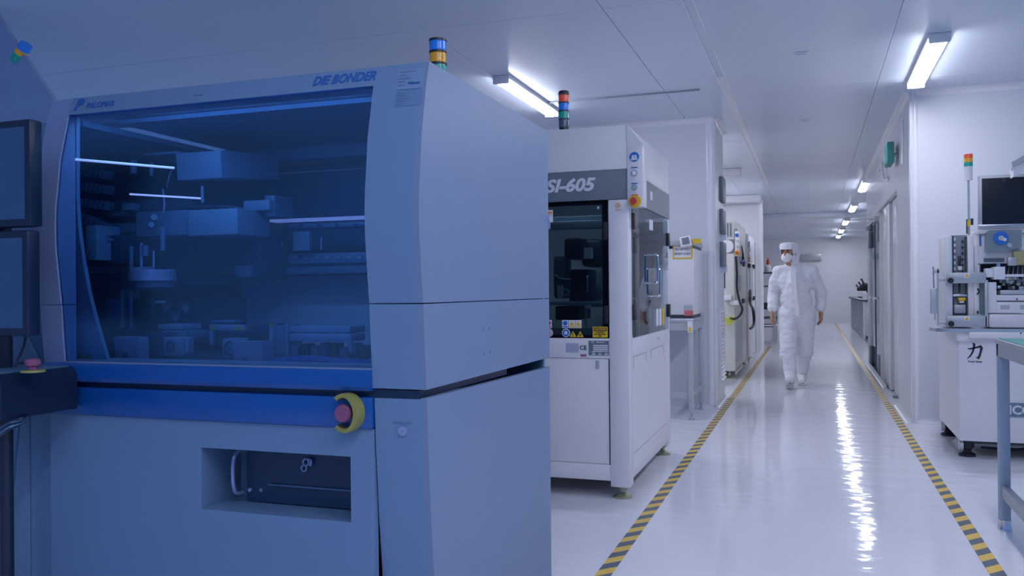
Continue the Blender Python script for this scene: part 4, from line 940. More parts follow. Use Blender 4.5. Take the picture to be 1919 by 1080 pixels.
obj('seat', MB().lathe((-.50, 20.0, .60), [(.16, 0), (.18, .02), (.17, .07), (.1, .08)]), M_TEAL, ST); obj('column', MB().cyl((-.52, 20.0, .03), (-.52, 20.0, .62), .055), M_TEAL, ST)
obj('base', MB().lathe((-.52, 20.0, 0), [(.16, 0), (.16, .015), (.06, .03)]), M_BLACK, ST)
PT = thing('support_post', 'slim white upright post behind the equipment shelf', 'post', (-1.1, 22.0, 0)); obj('post', MB().box(-1.42, 22.0, 0, -1.30, 22.1, CZ-.3), M_TRIM, PT)
BTs = thing('bench_row', 'long lab bench with steel legs along the far right of the hall', 'bench', (1.5, 24, 0))
obj('worktop', MB().box(1.02, 20.5, .86, 1.85, 27.8, .90, .005), M_DKGREY, BTs)
for k in range(8):
    obj('cupboard', MB().box(1.08, 20.55+k*.9, .10, 1.80, 21.40+k*.9, .855, .01), M_GREYL, BTs)
    obj('leg', MB().box(1.05, 20.52+k*.9, 0, 1.09, 20.56+k*.9, .86), M_STEEL, BTs)
for k, (y, h_, lb) in enumerate(((22.3, .42, 'nearest black microscope on the far right lab bench'), (23.5, .36, 'second black microscope on the far right lab bench'), (24.8, .30, 'farthest black microscope on the far right lab bench'))):
    mt = thing('microscope', lb, 'microscope', (1.3, y, .90), 'microscopes on the far lab bench')
    obj('base', MB().box(1.15, y-.12, .90, 1.45, y+.12, .93, .01), M_BLACK, mt); obj('column', MB().cyl((1.38, y, .93), (1.38, y, .9+h_), .025), M_BLACK, mt)
    obj('head', MB().box(1.12, y-.07, .9+h_*.6, 1.42, y+.07, .9+h_*.9, .03), M_BLACK, mt); obj('eyepiece', MB().cyl((1.18, y-.04, .9+h_*.8), (1.10, y-.04, .9+h_*1.15), .02).cyl((1.18, y+.04, .9+h_*.8), (1.10, y+.04, .9+h_*1.15), .02), M_DKGREY, mt)
tb_ = thing('white_jar', 'small white canister on the near end of the far lab bench', 'canister', (1.1, 21.0, .90)); obj('jar', MB().lathe((1.12, 21.0, .90), [(.06, 0), (.06, .14), (.04, .16)]), M_PAPER, tb_)
AC = thing('air_grille', 'flat air conditioner grille on the far wall', 'air conditioner', (.4, 30.95, 2.3)); obj('case', MB().box(-.35, 30.85, 2.10, .30, 31.0, 2.32, .02), M_GREYL, AC)
for k in range(4): obj('louvre', MB().box(-.32, 30.84, 2.13+k*.04, .27, 30.852, 2.14+k*.04), M_TRIMD, AC)

# ------------------------------------------------------------ right corridor wall: exit sign, doors
EX = thing('exit_sign', 'green running man exit sign jutting from the right corridor wall', 'sign', (.78, 9.3, 2.4))
a = at(1671, 291, X=.72)
obj('case', MB().box(.70, 9.10, 2.38, .76, 9.50, 2.58, .008), M_GREEN, EX)
obj('sign_face', MB().box(.692, 9.12, 2.40, .700, 9.48, 2.56), mat('exit_green', (.03, .42, .32), .4, emit=(.05, .5, .4), estr=.25), EX)
fg = MB().ball((0.690, 9.250, 2.525), .016, sc=(.3, 1, 1)); fg.cap((0.690, 9.260, 2.505), (0.690, 9.280, 2.465), .008); fg.cap((0.690, 9.280, 2.465), (0.690, 9.240, 2.420), .006); fg.cap((0.690, 9.280, 2.465), (0.690, 9.330, 2.430), .006); fg.cap((0.690, 9.260, 2.500), (0.690, 9.310, 2.480), .005); fg.cap((0.690, 9.260, 2.500), (0.690, 9.220, 2.480), .005); fg.box(.688, 9.37, 2.41, .691, 9.45, 2.55)
obj('running_man', fg, M_INKW, EX); obj('bracket', MB().cyl((.76, 9.3, 2.48), (.80, 9.3, 2.48), .02), M_TRIM, EX)
WP = thing('wall_plate', 'pale blank plate on the right corridor wall by the exit sign', 'plate', (.79, 8.75, 2.4)); obj('plate', MB().box(.785, 8.62, 2.30, .80, 8.90, 2.72, .004), M_TRIM, WP)
CC = thing('conduit', 'bent white conduit pipe dropping below the exit sign', 'pipe', (.77, 10.8, 2.4)); obj('pipe', MB().tube([(.785, 11.6, 2.62), (.78, 11.0, 2.62), (.76, 10.7, 2.58), (.76, 10.6, 2.45), (.78, 10.45, 2.36), (.79, 10.2, 2.36)], .018), M_TRIM, CC)
# sliding door unit recessed behind the stub
dr = MB(); dr.box(.86, 9.35, 0, .94, 9.60, 2.14); dr.box(.86, 11.6, 0, .94, 12.0, 2.14); dr.box(.88, 10.55, 0, .92, 11.6, 2.14)
struct('door_1', dr, M_WALL)
obj('jamb', MB().box(.845, 9.62, 0.01, .885, 10.4, 2.12, .004), M_TRIM, bpy.data.objects['door_1'])
obj('door_slit', MB().box(.87, 10.42, 0.03, .90, 10.55, 2.12), M_PANEL, bpy.data.objects['door_1'])
obj('sill', MB().box(.80, 9.95, 0, .90, 10.1, .012), M_PANEL, bpy.data.objects['door_1'])
obj('jamb', MB().box(.825, 10.62, 0.01, .87, 11.5, 2.12, .004), M_TRIM, bpy.data.objects['door_1'])
struct('trim_9', MB().box(.84, 9.35, 0.0, .86, 9.60, 2.14), M_TRIM)
struct('door_2', MB().box(.815, 12.02, 2.10, .87, 14.18, 2.16).box(.815, 12.0, 0, .87, 12.06, 2.1).box(.815, 14.1, 0, .87, 14.18, 2.1), M_TRIM)
d2 = bpy.data.objects['door_2']
for k, (y0, y1) in enumerate(((12.08, 13.06), (13.10, 14.08))):
    obj('glass_leaf', MB().box(.835, y0, .02, .845, y1, 2.09), G_CLR, d2)
    yy = y0+.1 if k == 0 else y1-.1
    obj('stile', MB().box(.825, y0+.0, .02, .855, y0+.03, 2.09), M_PANEL, d2)
    for z in (.17, 1.88): obj('patch_hinge', MB().box(.80, yy-.14, z-.12, .835, yy+.14, z+.12, .004), M_PANEL, d2)
    obj('door_closer', MB().box(.76, yy-.12, 2.02, .83, yy+.12, 2.09, .01), M_GREYL, d2)
    obj('closer_arm', MB().box(.40, yy-.012, 2.055, .80, yy+.012, 2.068), M_GREYL, d2)
    obj('push_bar', MB().cyl((.795, y0+.12, 1.02), (.795, y1-.12, 1.02), .014), M_CHROME, d2)
#==PART4==
# ------------------------------------------------------------ wire bonding station on the right
KY = 6.60
WB = thing('wire_bonder', 'white bonding station with black brush character on its cabinet and reel on top, at right', 'machine', (1.6, 7.1, 0))
kb = MB().prism([(.945, KY), (2.3, KY), (2.3, 7.69), (.955, 7.69)], .115, .80, 'Z'); obj('cabinet', kb, M_WHITE, WB)
obj('cabinet_underside', MB().box(1.0, KY+.05, .09, 2.25, 7.64, .116), M_DKGREY, WB)
obj('worktop', MB().prism([(.80, KY-.02), (.90, KY-.06), (2.35, KY-.06), (2.35, 7.72), (.93, 7.72), (.78, 6.75)], .862, .885, 'Z'), M_STEEL, WB)
obj('worktop_skirt', MB().prism([(.93, KY-.03), (2.3, KY-.03), (2.3, 7.69), (.95, 7.69), (.93, 6.7)], .80, .862, 'Z'), M_WHITE, WB)
obj('front_lip', MB().box(1.0, KY-.065, .82, 2.3, KY-.03, .862, .004), M_WHITE, WB)
for (x, y) in ((1.0, 6.68), (1.0, 7.55), (2.2, 6.68), (2.2, 7.55)):
    f_ = obj('foot', MB().lathe((x, y, 0), [(.055, 0), (.056, .015), (.03, .03), (.028, .045), (.04, .055), (.045, .075), (.045, .11), (.03, .12)]), M_BLACK, WB)
    if x < 1.5: obj('caster_wheel', MB().cyl((x-.055, y-.03, .075), (x-.03, y-.03, .075), .035, n=24), M_GREYL, WB)
obj('cable_loop', MB().tube([(1.05, 6.75, .11), (1.2, 6.68, .115), (1.36, 6.7, .095), (1.40, 6.75, .065), (1.3, 6.76, .045), (1.1, 6.76, .05)], .009), M_BLACK, WB)
obj('cable', MB().tube([(1.42, 6.8, .11), (1.48, 6.75, .06), (1.56, 6.74, .03), (1.6, 6.8, .012)], .008), M_BLACK, WB)
# brush-stroke character and plates
kc = at(1828, 660, Y=KY-.001); kx, kz = kc.x, kc.z
def stroke(pts):
    """tapering brush stroke: list of (dx, dz, width)"""
    mb_s = MB(); L = []; R_ = []
    for i, (u, v, w2) in enumerate(pts):
        a_ = Vector((pts[max(i-1, 0)][0], pts[max(i-1, 0)][1])); b_ = Vector((pts[min(i+1, len(pts)-1)][0], pts[min(i+1, len(pts)-1)][1]))
        d_ = (b_-a_).normalized(); nrm = Vector((-d_.y, d_.x)); L.append(Vector((u, v))+nrm*w2/2); R_.append(Vector((u, v))-nrm*w2/2)
    for i in range(len(pts)-1):
        q_ = [L[i], L[i+1], R_[i+1], R_[i]]; mb_s.prism([(kx+p.x, kz+p.y) for p in q_], KY-.002, KY, 'Y')
    return mb_s
CH_ = bpy.data.objects.new('brush_character', None); COL.objects.link(CH_); CH_.parent = WB; CH_.location = Vector((kx, KY, kz))-wloc(WB)
S = 0.93
obj('stroke', stroke([(-.050*S, .022*S, .006), (-.03*S, .024*S, .011), (.01*S, .034*S, .012), (.035*S, .042*S, .018), (.040*S, .030*S, .018), (.034*S, .0, .014), (.026*S, -.03*S, .014), (.018*S, -.045*S, .020), (.004*S, -.040*S, .004)]), M_INK, CH_)
obj('stroke', stroke([(-.018*S, .068*S, .004), (-.008*S, .058*S, .016), (-.010*S, .03*S, .014), (-.018*S, .0, .012), (-.034*S, -.03*S, .010), (-.055*S, -.052*S, .003)]), M_INK, CH_)
text('Power Series', (kx-.003, KY-.001, kz-.066), .016, M_INK, WB, bold=.0004)
ip = obj('badge', MB().box(1.235, KY-.004, .285, 1.40, KY, .385, .001), M_BLUE if False else mat('badge_blue_grey', (.16, .22, .32), .4), WB)
obj('badge_border', MB().box(1.24, KY-.005, .288, 1.40, KY-.004, .291), M_INKW, ip); text('ICON', (1.345, KY-.006, .335), .082, M_INKW, ip, bold=.003)
# left indexer tower
wpx = lambda *a_, **k_: MB().px(*a_, **k_)
TWR = KY+.04
obj('tower_left_cheek', wpx(1771, 443, 1785, 612, TWR, d=.30, bev=.006), M_WHITE, WB)
obj('tower_right_cheek', wpx(1814, 441, 1826, 612, TWR, d=.30, bev=.006), M_WHITE, WB)
obj('tower_back', wpx(1784, 441, 1815, 612, TWR+.06, d=.22), mat('tower_inside', (.30, .35, .40), .5), WB)
obj('tower_slot', wpx(1785, 443, 1788, 590, TWR+.02, d=.04), M_DKGREY, WB); obj('tower_slot', wpx(1810, 443, 1814, 590, TWR+.02, d=.04), M_DKGREY, WB)
for k in range(6):
    obj('slot_tab', wpx(1787, 446+k*11, 1791, 452+k*11, TWR+.03, d=.02, bev=.002), M_PAPER, WB); obj('slot_hole', wpx(1802, 451+k*11, 1806, 455+k*11, TWR+.045, d=.02), M_BLACK, WB)
obj('magazine_slider', wpx(1796, 480, 1801, 499, TWR+.03, d=.02, bev=.001), M_BLACK, WB); obj('slider_knob', wpx(1795, 499, 1803, 507, TWR+.02, d=.03, bev=.004), M_PAPER, WB)
obj('magazine_slider', wpx(1797, 531, 1800, 548, TWR+.03, d=.02, bev=.001), M_BLACK, WB)
obj('inner_tray', wpx(1786, 552, 1812, 556, TWR+.01, d=.04, bev=.001), M_STEEL, WB)
obj('yellow_clip', wpx(1796, 558, 1810, 564, TWR, d=.03, bev=.003), M_YEL, WB); obj('clip_mount', wpx(1798, 564, 1807, 568, TWR+.005, d=.03, bev=.003), M_PAPER, WB)
obj('clamp_block', wpx(1788, 571, 1810, 588, TWR+.02, d=.04, bev=.006), M_GREYL, WB)
# grey guard frame in front
obj('guard_rail', MB().px(1775, 511, 1848, 531, KY-.03, .03, .003), M_GREYL, WB)
GF = obj('guard_rail', MB().px(1775, 592, 1850, 613, KY-.03, .03, .003), M_GREYL, WB)
for (x, y) in ((1781, 526), (1782, 607)): c = at(x, y, Y=KY-.03); obj('thumb_screw', MB().cyl(c, c+Vector((0, -.02, 0)), .019, n=24), M_BLACK, GF)
for (y,) in ((516,), (597,)): c = at(1812, y, Y=KY-.03); p_ = sticker(GF, c.x-.018, c.z-.016, c.x+.018, c.z+.016, KY-.03, M_PAPER, 'warning_label'); obj('triangle', tri(MB(), c.x, c.z, .026, KY-.0315), M_YEL, p_)
obj('frame_post', wpx(1846, 525, 1852, 613, KY-.03, d=.03, bev=.002), M_GREYL, WB)
obj('side_plate', wpx(1757, 504, 1760, 612, KY-.02, d=.03), M_GREYL, WB); obj('side_bracket', wpx(1750, 505, 1760, 512, KY-.02, d=.03, bev=.002), M_GREYL, WB)
obj('side_bracket', wpx(1759, 522, 1776, 528, KY-.01, d=.03, bev=.002), M_GREYL, WB); obj('side_bracket', wpx(1759, 603, 1776, 609, KY-.01, d=.03, bev=.002), M_GREYL, WB)
obj('guide_rod', MB().cyl(at(1750, 540, Y=KY), at(1749, 500, Y=KY), .005), M_STEEL, WB)
obj('side_box', wpx(1745, 541, 1757, 588, KY-.02, d=.06, bev=.004), M_GREYL, WB); obj('rod_tip', MB().cyl(at(1752, 600, Y=KY), at(1752, 588, Y=KY), .004), M_STEEL, WB)
obj('right_window', wpx(1826, 531, 1847, 590, KY+.05, d=.02), mat('tower_window', (.22, .33, .36), .3), WB)
obj('right_jamb', wpx(1826, 531, 1835, 592, KY+.02, d=.03, bev=.002), M_WHITE, WB)
obj('hook', MB().tube([at(1832, 541, Y=KY+.01), at(1835, 547, Y=KY), at(1831, 552, Y=KY+.01)], .005), M_BLACK, WB)
obj('small_latch', wpx(1831, 583, 1834, 588, KY+.01, d=.01), M_BLACK, WB)
# bond head housing
hs = MB().px(1832, 437, 1930, 494, KY+.06, .40, .008); obj('head_housing', hs, M_WHITE, WB)
obj('head_sidewall', wpx(1826, 460, 1833, 520, KY+.05, d=.35, bev=.002), M_WHITE, WB)
obj('reel_cover', MB().prism([(at(1848, 470, Y=KY).x, at(1848, 472, Y=KY).z), (at(1880, 471, Y=KY).x, at(1880, 471, Y=KY).z), (at(1914, 463, Y=KY).x, at(1914, 463, Y=KY).z), (at(1914, 431, Y=KY).x, at(1914, 431, Y=KY).z), (at(1855, 432, Y=KY).x, at(1855, 432, Y=KY).z), (at(1848, 436, Y=KY).x, at(1848, 436, Y=KY).z)], KY-.01, KY+.06, 'Y'), mat('smoky_cover', (.25, .30, .33), .25), WB)
c = at(1876, 446.5, Y=KY-.02); R1_ = obj('wire_reel', MB().cyl(c, c+Vector((0, .012, 0)), .046, n=40), M_BLUE, WB); obj('hub', MB().cyl(c+Vector((0, -.006, 0)), c, .017, n=24), M_GREYL, R1_); obj('hub_cap', MB().cyl(c+Vector((.02, -.012, -.01)), c+Vector((.02, -.004, -.01)), .012, n=20), M_PAPER, R1_)
c = at(1891, 460, Y=KY-.012); obj('tension_knob', MB().cyl(c+Vector((0, -.02, 0)), c, .015, n=24), M_STEEL, WB)
obj('blue_slot', wpx(1835.5, 441, 1839, 461, KY+.05, d=.01), M_BLUE, WB)
obj('dark_slot', wpx(1844, 484, 1882, 491, KY+.05, d=.01), mat('slot_grey', (.10, .15, .18), .4), WB)
obj('dark_cavity', wpx(1838, 495, 1930, 572, KY+.22, d=.05), M_BLACK, WB)
obj('bond_arm', wpx(1848, 503, 1862, 520, KY-.02, d=.10, bev=.004), M_PAPER, WB); obj('bond_arm', wpx(1863, 500, 1884, 524, KY-.03, d=.12, bev=.004), M_PAPER, WB)
c = at(1871, 500, Y=KY); obj('arm_knob', MB().cyl(c, c+Vector((0, 0, .022)), .012), M_CHROME, WB)
obj('cross_bar', wpx(1884, 514, 1930, 519, KY-.02, d=.03, bev=.003), M_PAPER, WB)
obj('yellow_cover', wpx(1899, 470, 1930, 497, KY+.02, d=.08, bev=.01), mat('brass_yellow', (.48, .44, .20), .45), WB); obj('clear_bracket', wpx(1889, 482, 1905, 498, KY, d=.04, bev=.004), M_GREYL, WB)
for k in range(22):
    x_ = 1870+random.random()*50; y_ = 520+random.random()*22; c = at(x_, y_, Y=KY+.08+random.random()*.08); r_ = .008+random.random()*.010
    obj('mechanism_part', MB().cyl(c, c+Vector((0, -.05, 0)), r_, n=14) if k % 2 else MB().box(c.x-r_, c.y-.04, c.z-r_, c.x+r_, c.y, c.z+r_, .003), random.choice([M_GREYL, M_STEEL, M_DKGREY, M_PANEL, M_BRASS, M_PAPER]), WB)
for k in range(5): obj('thin_wire', MB().tube([at(1884+k*8, 498, Y=KY+.1), at(1880+k*9, 515, Y=KY+.04), at(1886+k*8, 534, Y=KY+.1)], .003), random.choice([M_BLACK, M_BRASS, M_STEEL]), WB)
obj('deck_plate', wpx(1875, 544, 1930, 552, KY-.01, d=.15, bev=.002), M_GREYL, WB)
obj('front_cover', wpx(1852, 529, 1868, 587, KY-.01, d=.2, bev=.004), M_WHITE, WB)
obj('front_cover', wpx(1868, 553, 1930, 564, KY-.01, d=.2, bev=.003), M_WHITE, WB); obj('front_cover', wpx(1868, 566, 1930, 587, KY-.015, d=.2, bev=.003), M_WHITE, WB)
for x_ in (1875, 1912): obj('vent', wpx(x_, 572, x_+17, 580, KY-.018, d=.004), M_GREYL, WB)
obj('base_cover', wpx(1853, 589, 1930, 615, KY-.03, d=.3, bev=.015), mat('warm_white', (.80, .76, .78), .35), WB)
for (x, y) in ((1906, 561), (1913, 625)):
    c = at(x, y, Y=KY-.016 if y < 600 else KY-.066); obj('screw', MB().cyl(c+Vector((0, -.002, 0)), c+Vector((0, .003, 0)), .005, n=12), M_BLACK, WB)
# monitor over the head
mt_ = monitor('monitor', 'silver framed monitor with a dark screen above the bonding station', at(1834, 380, Y=KY).x, at(1880, 428, Y=KY).z, at(1834, 380, Y=KY).x+.46, at(1880, 327, Y=KY).z, KY, M_GREYL, M_SCREEN)
obj('bezel_lip', MB().px(1833, 420, 1930, 424, KY-.008, .01, .002), M_STEEL, mt_)
obj('monitor_shelf', wpx(1832, 429, 1930, 437, KY+.02, d=.25, bev=.003), M_WHITE, WB)
# signal tower of the bonding station
sp = at(1816, 441, Y=KY+.12)
SLk = bpy.data.objects.new('stack_light', None); COL.objects.link(SLk); SLk.parent = WB; SLk.location = sp-wloc(WB)
zt = at(1814, 288, Y=KY+.12).z; zb = at(1818, 338, Y=KY+.12).z; h_ = (zt-zb)
obj('pole', MB().cyl(sp, (sp.x, sp.y, zb+.005), .007), M_STEEL, SLk)
obj('body', MB().cyl((sp.x, sp.y, zb), (sp.x, sp.y, zb+h_*.52), .026, n=24), M_PAPER, SLk)
for k, m in enumerate((M_LGRN, M_LAMB, M_LRED)): obj('lens', MB().cyl((sp.x, sp.y, zb+h_*(.52+.15*k)), (sp.x, sp.y, zb+h_*(.67+.15*k)), .028, n=24), m, SLk)
obj('cap', MB().cyl((sp.x, sp.y, zb+h_*.97), (sp.x, sp.y, zt), .024, n=24), M_PAPER, SLk)
obj('clip', MB().box(sp.x-.018, sp.y-.012, sp.z+.01, sp.x-.010, sp.y, sp.z+.11), M_BLACK, SLk); obj('clip', MB().box(sp.x+.010, sp.y-.012, sp.z+.07, sp.x+.026, sp.y, sp.z+.115), M_BLACK, SLk)
obj('yellow_tag', MB().box(sp.x-.012, sp.y-.014, sp.z+.06, sp.x+.006, sp.y-.008, sp.z+.10), M_YEL, SLk)
# angled hood at the upper right edge
a0 = at(1896, 304, Y=KY+.02); a1 = at(1930, 285, Y=KY+.02); a2 = at(1930, 300, Y=KY+.02); a3 = at(1896, 312, Y=KY+.02)
HDp = bpy.data.objects.new('lamp_hood', None); COL.objects.link(HDp); HDp.parent = WB; HDp.location = Vector((a0.x+.1, KY-.2, a3.z))-wloc(WB)
b0 = at(1896, 304, Y=KY-.22); 
def q2(x, y): p = at(x, y, Y=KY-.20); return (p.x, p.z)
obj('shade', MB().prism([q2(1896, 304), q2(1925, 287), q2(1960, 268), q2(1960, 280), q2(1919, 303), q2(1897, 313)], KY-.20, KY-.10, 'Y'), M_GREYL, HDp)
obj('under_panel', MB().prism([q2(1900, 313), q2(1960, 284), q2(1960, 300), q2(1901, 331)], KY-.18, KY-.08, 'Y'), M_PAPER, HDp)
pa = at(1960, 300, Y=KY-.10); obj('arm', MB().cyl((pa.x, KY-.1, pa.z), (pa.x+.05, KY+.3, .885), .015), M_GREYL, HDp)

# ------------------------------------------------------------ steel work table with the green mat
GT = thing('work_table', 'grey steel work table with green mat at the right edge, nearest the camera', 'table', (1.3, 4.0, 0))
gx0, gx1, gy0, gy1 = .835, 1.75, 2.9, 4.74
obj('tabletop', MB().box(gx0, gy0, .895, gx1, gy1, .915, .003), M_GREYL, GT)
obj('mat', MB().box(gx0+.012, gy0+.01, .915, gx1-.01, gy1-.012, .918), M_GREEN, GT)
obj('apron', MB().box(gx0+.004, gy0+.02, .835, gx0+.03, gy1-.01, .895), M_GREYL, GT); obj('apron', MB().box(gx0+.02, gy1-.035, .835, gx1-.02, gy1-.008, .895), M_GREYL, GT)
for (x, y) in ((gx0+.028, gy1-.035), (gx1-.03, gy1-.035), (gx0+.028, gy0+.03), (gx1-.03, gy0+.03)):
    L_ = obj('leg', MB().box(x-.024, y-.024, .045, x+.024, y+.024, .895, .004), mat('steel_blue_grey', (.36, .44, .55), .38, metal=.2), GT)
    obj('foot_cap', MB().lathe((x, y, 0), [(.030, 0), (.032, .004), (.028, .03), (.028, .048)]), M_CHROME, L_)
obj('stretcher', MB().box(gx0+.012, gy0+.04, .155, gx0+.045, gy1-.05, .215, .003), M_GREYL, GT)

# ------------------------------------------------------------ the walking person in a white clean-room coverall
def remeshed(name, mb, voxel, m, parent, smooth=4, noise=0.0, sub=0):
    me = bpy.data.meshes.new('t'); mb.bm.normal_update(); mb.bm.to_mesh(me); mb.bm.free()
    t = bpy.data.objects.new('t', me); COL.objects.link(t)
    r = t.modifiers.new('r', 'REMESH'); r.mode = 'VOXEL'; r.voxel_size = voxel
    if smooth: sm_ = t.modifiers.new('s', 'SMOOTH'); sm_.factor = .5; sm_.iterations = smooth
    bpy.context.view_layer.update()
    ev = t.evaluated_get(bpy.context.evaluated_depsgraph_get()); me2 = bpy.data.meshes.new_from_object(ev)
    bpy.data.objects.remove(t); bpy.data.meshes.remove(me)
    bm = bmesh.new(); bm.from_mesh(me2); bpy.data.meshes.remove(me2)
    if noise:
        from mathutils import noise as nz_
        bm.normal_update()
        for v in bm.verts:
            p = v.co; n1 = nz_.noise(Vector((p.x*7+3, p.y*7, p.z*13))); n2 = nz_.noise(Vector((p.x*18, p.y*18, p.z*30+5)))
            v.co = v.co+v.normal*(noise*(n1*1.0+n2*.45))
    for f in bm.faces: f.smooth = True
    org = wloc(parent); c = Vector((sum(v.co.x for v in bm.verts)/len(bm.verts), sum(v.co.y for v in bm.verts)/len(bm.verts), min(v.co.z for v in bm.verts)))
    for v in bm.verts: v.co -= c
    me3 = bpy.data.meshes.new(name); bm.to_mesh(me3); bm.free(); me3.materials.append(m)
    o = bpy.data.objects.new(name, me3); COL.objects.link(o); o.parent = parent; o.location = c-org
    return o

PX, PY = -0.185, 10.85
PN = thing('person', 'person in white hooded clean-room coverall and face mask walking down the corridor', 'person', (PX, PY, 0))
def p3(x, y, z): return Vector((PX+x, PY+y, z))
J = dict(head=p3(-.075, -.03, 1.585), neck=p3(-.035, 0, 1.43), chest=p3(.0, .0, 1.25), waist=p3(.0, .0, 1.02), pelvis=p3(.01, 0, .90),
         shL=p3(-.195, .0, 1.36), elL=p3(-.265, .04, 1.10), wrL=p3(-.272, -.06, .885), shR=p3(.185, .0, 1.36), elR=p3(.285, .05, 1.10), wrR=p3(.278, .03, .885),
         hiL=p3(-.095, 0, .87), knL=p3(-.085, -.16, .475), anL=p3(-.070, -.22, .12), hiR=p3(.10, 0, .87), knR=p3(.095, .04, .46), anR=p3(.055, .30, .115))
# body: one continuous skin surface (mostly under the coverall)
b = MB()
b.ball(J['head']+Vector((0, .01, .02)), .092, sc=(.86, 1.06, 1.16)); b.ball(J['head']+Vector((-.01, -.02, -.055)), .058, sc=(.9, 1, .9))
fdir = Vector((-.42, -.90, 0)).normalized(); fs = Vector((-fdir.y, fdir.x, 0))
b.cap(J['head']+fdir*.085+Vector((0, 0, .010)), J['head']+fdir*.105+Vector((0, 0, -.022)), .010, .015, 10)
for s_ in (-1, 1): b.ball(J['head']+fs*s_*.078+Vector((0, .01, -.01)), .026, sc=(.4, .9, 1.2))
b.cap(J['neck']-Vector((0, 0, .08)), J['head']-Vector((0, 0, .06)), .055, .055)
b.cap(J['chest'], J['waist'], .12, .11); b.cap(J['waist'], J['pelvis'], .11, .13); b.cap(J['shL'], J['shR'], .065, .065); b.cap(J['chest'], J['neck'], .12, .06)
for a_, c_, e_ in (('shL', 'elL', 'wrL'), ('shR', 'elR', 'wrR')):
    b.cap(J[a_], J[c_], .05, .038); b.cap(J[c_], J[e_], .038, .027)
for a_, c_, e_ in (('hiL', 'knL', 'anL'), ('hiR', 'knR', 'anR')):
    b.cap(J[a_], J[c_], .085, .052); b.cap(J[c_], J[e_], .052, .035)
def hand(wr, side, fwd):
    """Relaxed hand hanging from the wrist: palm, thumb on the side, four curled fingers of unequal length."""
    dn = Vector((0, fwd*.18, -1)).normalized(); ac = Vector((side*.35, -.94, 0)).normalized(); inn_ = dn.cross(ac).normalized()
    inn_ = Vector((-side, 0, 0))*.8+Vector((0, -.25, 0)); inn_.normalize()
    pm = wr+dn*.055
    b.cap(wr, wr+dn*.03, .026, .027); 
    for k in range(5): u = (k-2)/2; b.cap(wr+dn*.03+ac*u*.020, wr+dn*.088+ac*u*.031, .0145, .0125, 10)
    for k, L in enumerate((.072, .080, .076, .060)):
        u = (1.5-k)/1.5; k0 = wr+dn*.088+ac*u*.030; k1 = k0+(dn+inn_*.25).normalized()*L*.45; k2 = k1+(dn+inn_*.8).normalized()*L*.32; k3 = k2+(dn+inn_*1.5).normalized()*L*.24
        b.cap(k0, k1, .0095, .009, 10); b.cap(k1, k2, .009, .0083, 10); b.cap(k2, k3, .0083, .007, 10)
    t0 = wr+dn*.025+ac*.024; t1 = t0+(dn*.75+ac*.6+inn_*.4).normalized()*.042; t2 = t1+(dn*.95+ac*.15+inn_*.4).normalized()*.030; t3 = t2+(dn+inn_*.5).normalized()*.022
    b.cap(t0, t1, .014, .0115, 10); b.cap(t1, t2, .0115, .010, 10); b.cap(t2, t3, .010, .008, 10)
hand(J['wrL'], -1, -1.0); hand(J['wrR'], 1, .4)
BODY = remeshed('body', b, .0052, M_SKIN, PN, smooth=2)
# eyes and brows
for s_ in (-1, 1):
    e_ = J['head']+fdir*.086+fs*s_*.030+Vector((0, 0, .014)); obj('eye', MB().ball(e_, .010, sc=(1.3, .8, .55), n=12), M_HAIR, PN)
    obj('eyebrow', MB().cap(e_+Vector((0, 0, .017))-fs*.016+fdir*.002, e_+Vector((0, 0, .018))+fs*.016+fdir*.002, .005, .004, 8), M_HAIR, PN)
# coverall
b = MB()
b.cap(J['chest']+Vector((0, 0, .0)), J['waist'], .165, .165); b.cap(J['waist'], J['pelvis']+Vector((0, 0, .02)), .165, .155)
b.ball(J['chest']+Vector((-.09, -.02, 0)), .12, sc=(1, .9, 1.3)); b.ball(J['chest']+Vector((.10, -.02, 0)), .115, sc=(1, .9, 1.3))
b.cap(J['shL'], J['shR'], .078, .078); b.cap(J['chest']+Vector((0, .0, .06)), J['neck'], .13, .075); b.cap(J['shL'], J['neck'], .07, .065); b.cap(J['shR'], J['neck'], .07, .065)
b.ball(J['waist']+Vector((-.06, 0, 0)), .125, sc=(1, 1, 1.5)); b.ball(J['waist']+Vector((.06, 0, 0)), .125, sc=(1, 1, 1.5))
for sh, el, wr in (('shL', 'elL', 'wrL'), ('shR', 'elR', 'wrR')):
    b.cap(J[sh], J[el], .078, .068); b.cap(J[el], J[wr]+(J[el]-J[wr])*.28, .070, .062)
    d_ = (J[wr]-J[el]).normalized(); b.cap(J[el]+d_*.10, J[wr]-d_*.035, .058, .043); b.ball(J[wr]-d_*.055, .056, sc=(1, 1, .7))
for hi, kn, an, of in (('hiL', 'knL', 'anL', 0), ('hiR', 'knR', 'anR', 0)):
    b.cap(J[hi], J[kn], .128, .098); b.cap(J[kn], J[kn]+(J[an]-J[kn])*.35, .104, .085); b.cap(J[kn]+(J[an]-J[kn])*.30, J[an]+(J[kn]-J[an])*.20, .082, .072)
    b.torus(J[kn]-Vector((0, 0, .045)), .085, .022, 'Z'); b.torus(J[kn]-Vector((0, .005, .095)), .075, .018, 'Z')
COV = remeshed('coverall', b, .0095, M_SUIT, PN, smooth=4, noise=.0145)
